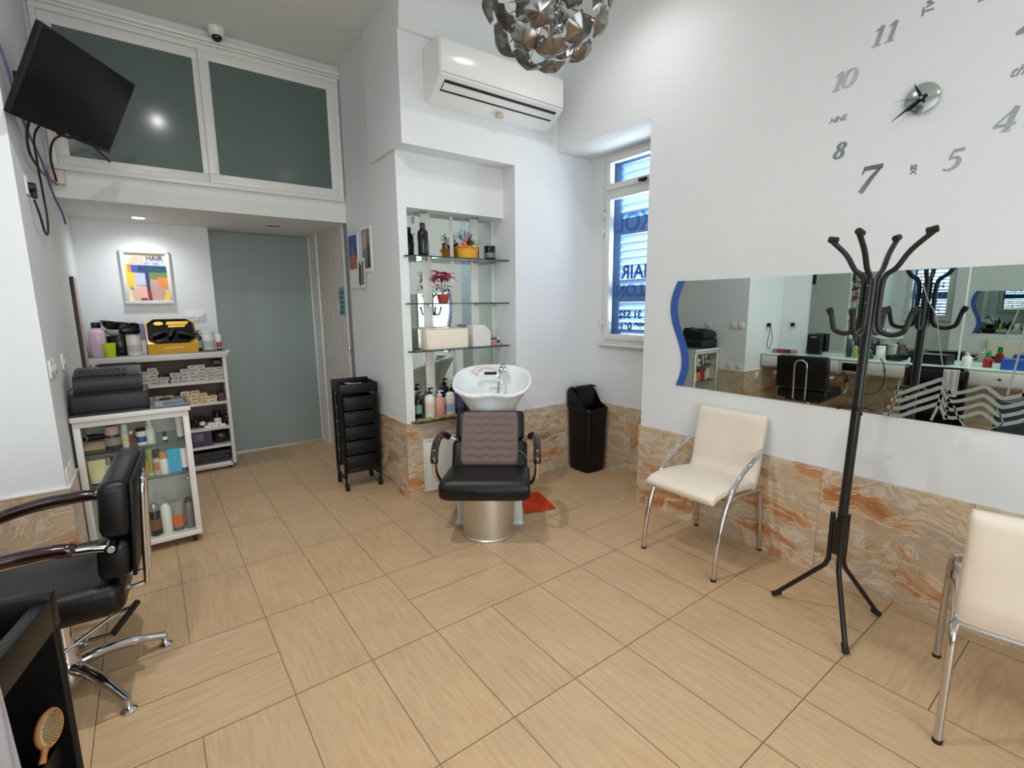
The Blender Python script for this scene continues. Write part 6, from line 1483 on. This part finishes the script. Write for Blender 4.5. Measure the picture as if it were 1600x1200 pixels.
# ------------------------------------------------------------------ styling counter on the left wall (seen in the long mirror)
def left_wall():
    t = thing('styling_counter', 'long white styling counter with pale glass top along the left wall, seen in the mirror', 'counter', (XL,1.6,0)); Wd = dict(parent=t, world=True)
    y0, y1, xf_ = -0.9, YB-0.013, -0.80
    b = B(); b.box((XL,y0,0.64),(xf_,y1,0.792),0.003); part('carcass', b, WOODW, **Wd)
    b = B(); b.box((XL,y0,0.792),(xf_+0.015,y1,0.806),0.002); part('glass_top', b, M('pale_green_glass_top', (206,226,218), 0.08), **Wd)
    for i in range(4):
        ya = y1-0.02-0.9*i; d = B(); d.box((xf_,ya-0.87,0.655),(xf_+0.016,ya,0.782),0.003); dd = part('drawer', d, WOODW, **Wd); k = B(); k.ball((xf_+0.022,ya-0.43,0.72),0.012,12,8); part('knob', k, BLACKP, dd, True)
    b = B(); b.box((xf_,2.02,0.675),(xf_+0.02,2.20,0.765),0.003); part('socket_strip', b, BLACKP, label='dark power outlet strip', **Wd)
    b = B(); b.box((XL+0.013,y0+0.02,0),(XL+0.04,y0+0.30,0.64)); b.box((XL+0.013,1.2,0),(XL+0.04,1.26,0.64)); part('bracket', b, STEEL, **Wd)
    m_ = thing('styling_mirror', 'tall frameless styling mirror on the left wall above the counter, seen in the long mirror', 'mirror', (XL,1.0,0.83))
    for ya, yb in ((2.80,1.30),(1.28,-0.6)):
        b = B(); b.box((XL+0.001,yb,0.83),(XL+0.007,ya,2.05)); part('mirror_panel', b, MIRROR, m_, True, smooth=False)
    zc = 0.806
    for i, y in enumerate((3.06,2.99,2.91,2.83)): carton('tint_carton', 'small printed tint carton in the row at the far end of the styling counter', (-1.0,y,zc), 0.05, 0.06, 0.05, [C_GY,C_RD,P('dk_print', (60,60,70)),P('rose_print', (180,120,120))][i], 'tint cartons on the styling counter')
    t2 = thing('carry_case', 'tall black case with handle slot on the styling counter near the wall', 'case', (-1.18,2.66,zc)); b = B(); b.box((-0.06,-0.075,0),(0.06,0.075,0.25),0.012,3); part('body', b, BLACKP, t2); b = B(); b.box((-0.061,-0.035,0.205),(0.061,0.035,0.225),0.004); part('handle_slot', b, C_GY, t2)
    bottle('hair_spray', 'tall dark spray can on the styling counter', (-1.12,2.26,zc), 0.26, 0.03, P('slate_can', (60,66,72), 0.3), C_SV, 'can', None, None, 'can', 0, 1, 0.4, 0.2)
    bottle('oil_bottle', 'green bottle beside the dark spray can on the styling counter', (-1.08,2.18,zc), 0.17, 0.028, C_LG, C_K, 'cap', None)
    bottle('oil_bottle', 'dark teal bottle on the styling counter before the white tub', (-1.05,2.02,zc), 0.13, 0.026, P('teal_bottle', (40,90,84), 0.25), C_K, 'cap', None)
    bottle('powder_tub', 'white tub with lid on the styling counter', (-1.08,1.93,zc), 0.15, 0.046, C_W, C_W, 'jar', None, None, 'tub')
    bottle('shampoo_bottle', 'black bottle behind the white tub on the styling counter', (-1.16,2.05,zc), 0.2, 0.033, C_K, C_K, 'pump', None)
    carton('tool_tray', 'black box of hair tools on the styling counter', (-1.02,1.45,zc), 0.22, 0.30, 0.10, BLACKP, None, 'box', 0.1)
    t3 = thing('hair_dryer', 'black hair dryer lying on the styling counter', 'hair dryer', (-0.98,1.74,zc+0.042), 0.5); b = B(); b.tube([(-0.10,0,0),(-0.02,0,0),(0.08,0,0),(0.12,0,0)], [0.034,0.042,0.030,0.032], 16); part('barrel', b, BLACKP, t3); h = B(); h.tube([(-0.03,0.02,-0.01),(-0.05,0.10,-0.018),(-0.06,0.16,-0.02)], [0.02,0.018,0.015], 12); part('handle', h, BLACKP, t3)
    lead('dryer_cable', 'black dryer cable hanging in a loop from the styling counter to the outlet', [(-1.0,1.90,zc+0.02),(-0.88,1.86,zc+0.015),(-0.77,1.80,zc-0.02),(-0.765,1.78,0.60),(-0.77,1.84,0.46),(-0.77,1.95,0.45),(-0.77,2.0,0.56),(-0.775,2.01,0.70)], 0.005, CABLE)
    bottle('gel_bottle', 'red bottle with a green top on the styling counter', (-1.0,1.02,zc), 0.17, 0.035, C_RD, P('green_top', (60,140,70)), 'cap', None, None, 'bottle', 0, 1, 0.5, 0.4)
    bottle('spray_bottle', 'white bottle on the styling counter beside the red one', (-0.93,1.16,zc), 0.14, 0.04, C_W, C_W, 'pump', None)
    carton('blue_basket', 'blue plastic basket on the styling counter', (-0.98,0.78,zc), 0.2, 0.26, 0.10, P('basket_blue', (36,80,170), 0.35), None, 'basket', 0)
    # sockets with plugs on the pilaster and the left wall
    s = thing('double_socket', 'white double socket with a black plug on the pilaster, seen in the mirror', 'socket', (-0.915,YB,1.172)); b = B(); b.box((-0.073,-0.009,-0.043),(0.073,0,0.043),0.003); part('faceplate', b, PVC, s); k = B(); k.box((-0.01,-0.05,-0.03),(0.04,-0.009,0.02),0.01); part('plug', k, BLACKP, s)
    lead('plug_cable', 'black cable hanging from the double socket on the pilaster to the counter', [(-0.90,YB-0.045,1.145),(-0.88,YB-0.05,1.05),(-0.84,YB-0.05,0.92),(-0.90,YB-0.05,0.86),(-0.97,YB-0.05,0.98),(-0.93,YB-0.04,1.14)], 0.004, CABLE)
    s = thing('wall_socket', 'white socket with black plug on the left wall beside the styling mirror', 'socket', (XL,2.98,1.17)); b = B(); b.box((0,-0.043,-0.043),(0.009,0.043,0.043),0.003); part('faceplate', b, PVC, s); k = B(); k.box((0.009,-0.02,-0.03),(0.05,0.025,0.02),0.01); part('plug', k, BLACKP, s)
    s = thing('wall_socket', 'low white socket on the marble of the pilaster below the counter', 'socket', (-0.70,YB-0.012,0.52)); b = B(); b.box((-0.043,-0.009,-0.043),(0.043,0,0.043),0.003); part('faceplate', b, PVC, s); k = B(); k.box((-0.014,-0.012,-0.014),(0.014,-0.009,0.014),0.001); part('rocker', k, C_W, s)
left_wall()

carton('storage_drawer_box', 'dark navy storage box on the floor beside the near trolley, seen in the mirror', (-0.42,0.66,0), 0.30, 0.34, 0.60, P('navy_box', (34,42,58), 0.35), None, 'box', radians(-12), None, 0.012)
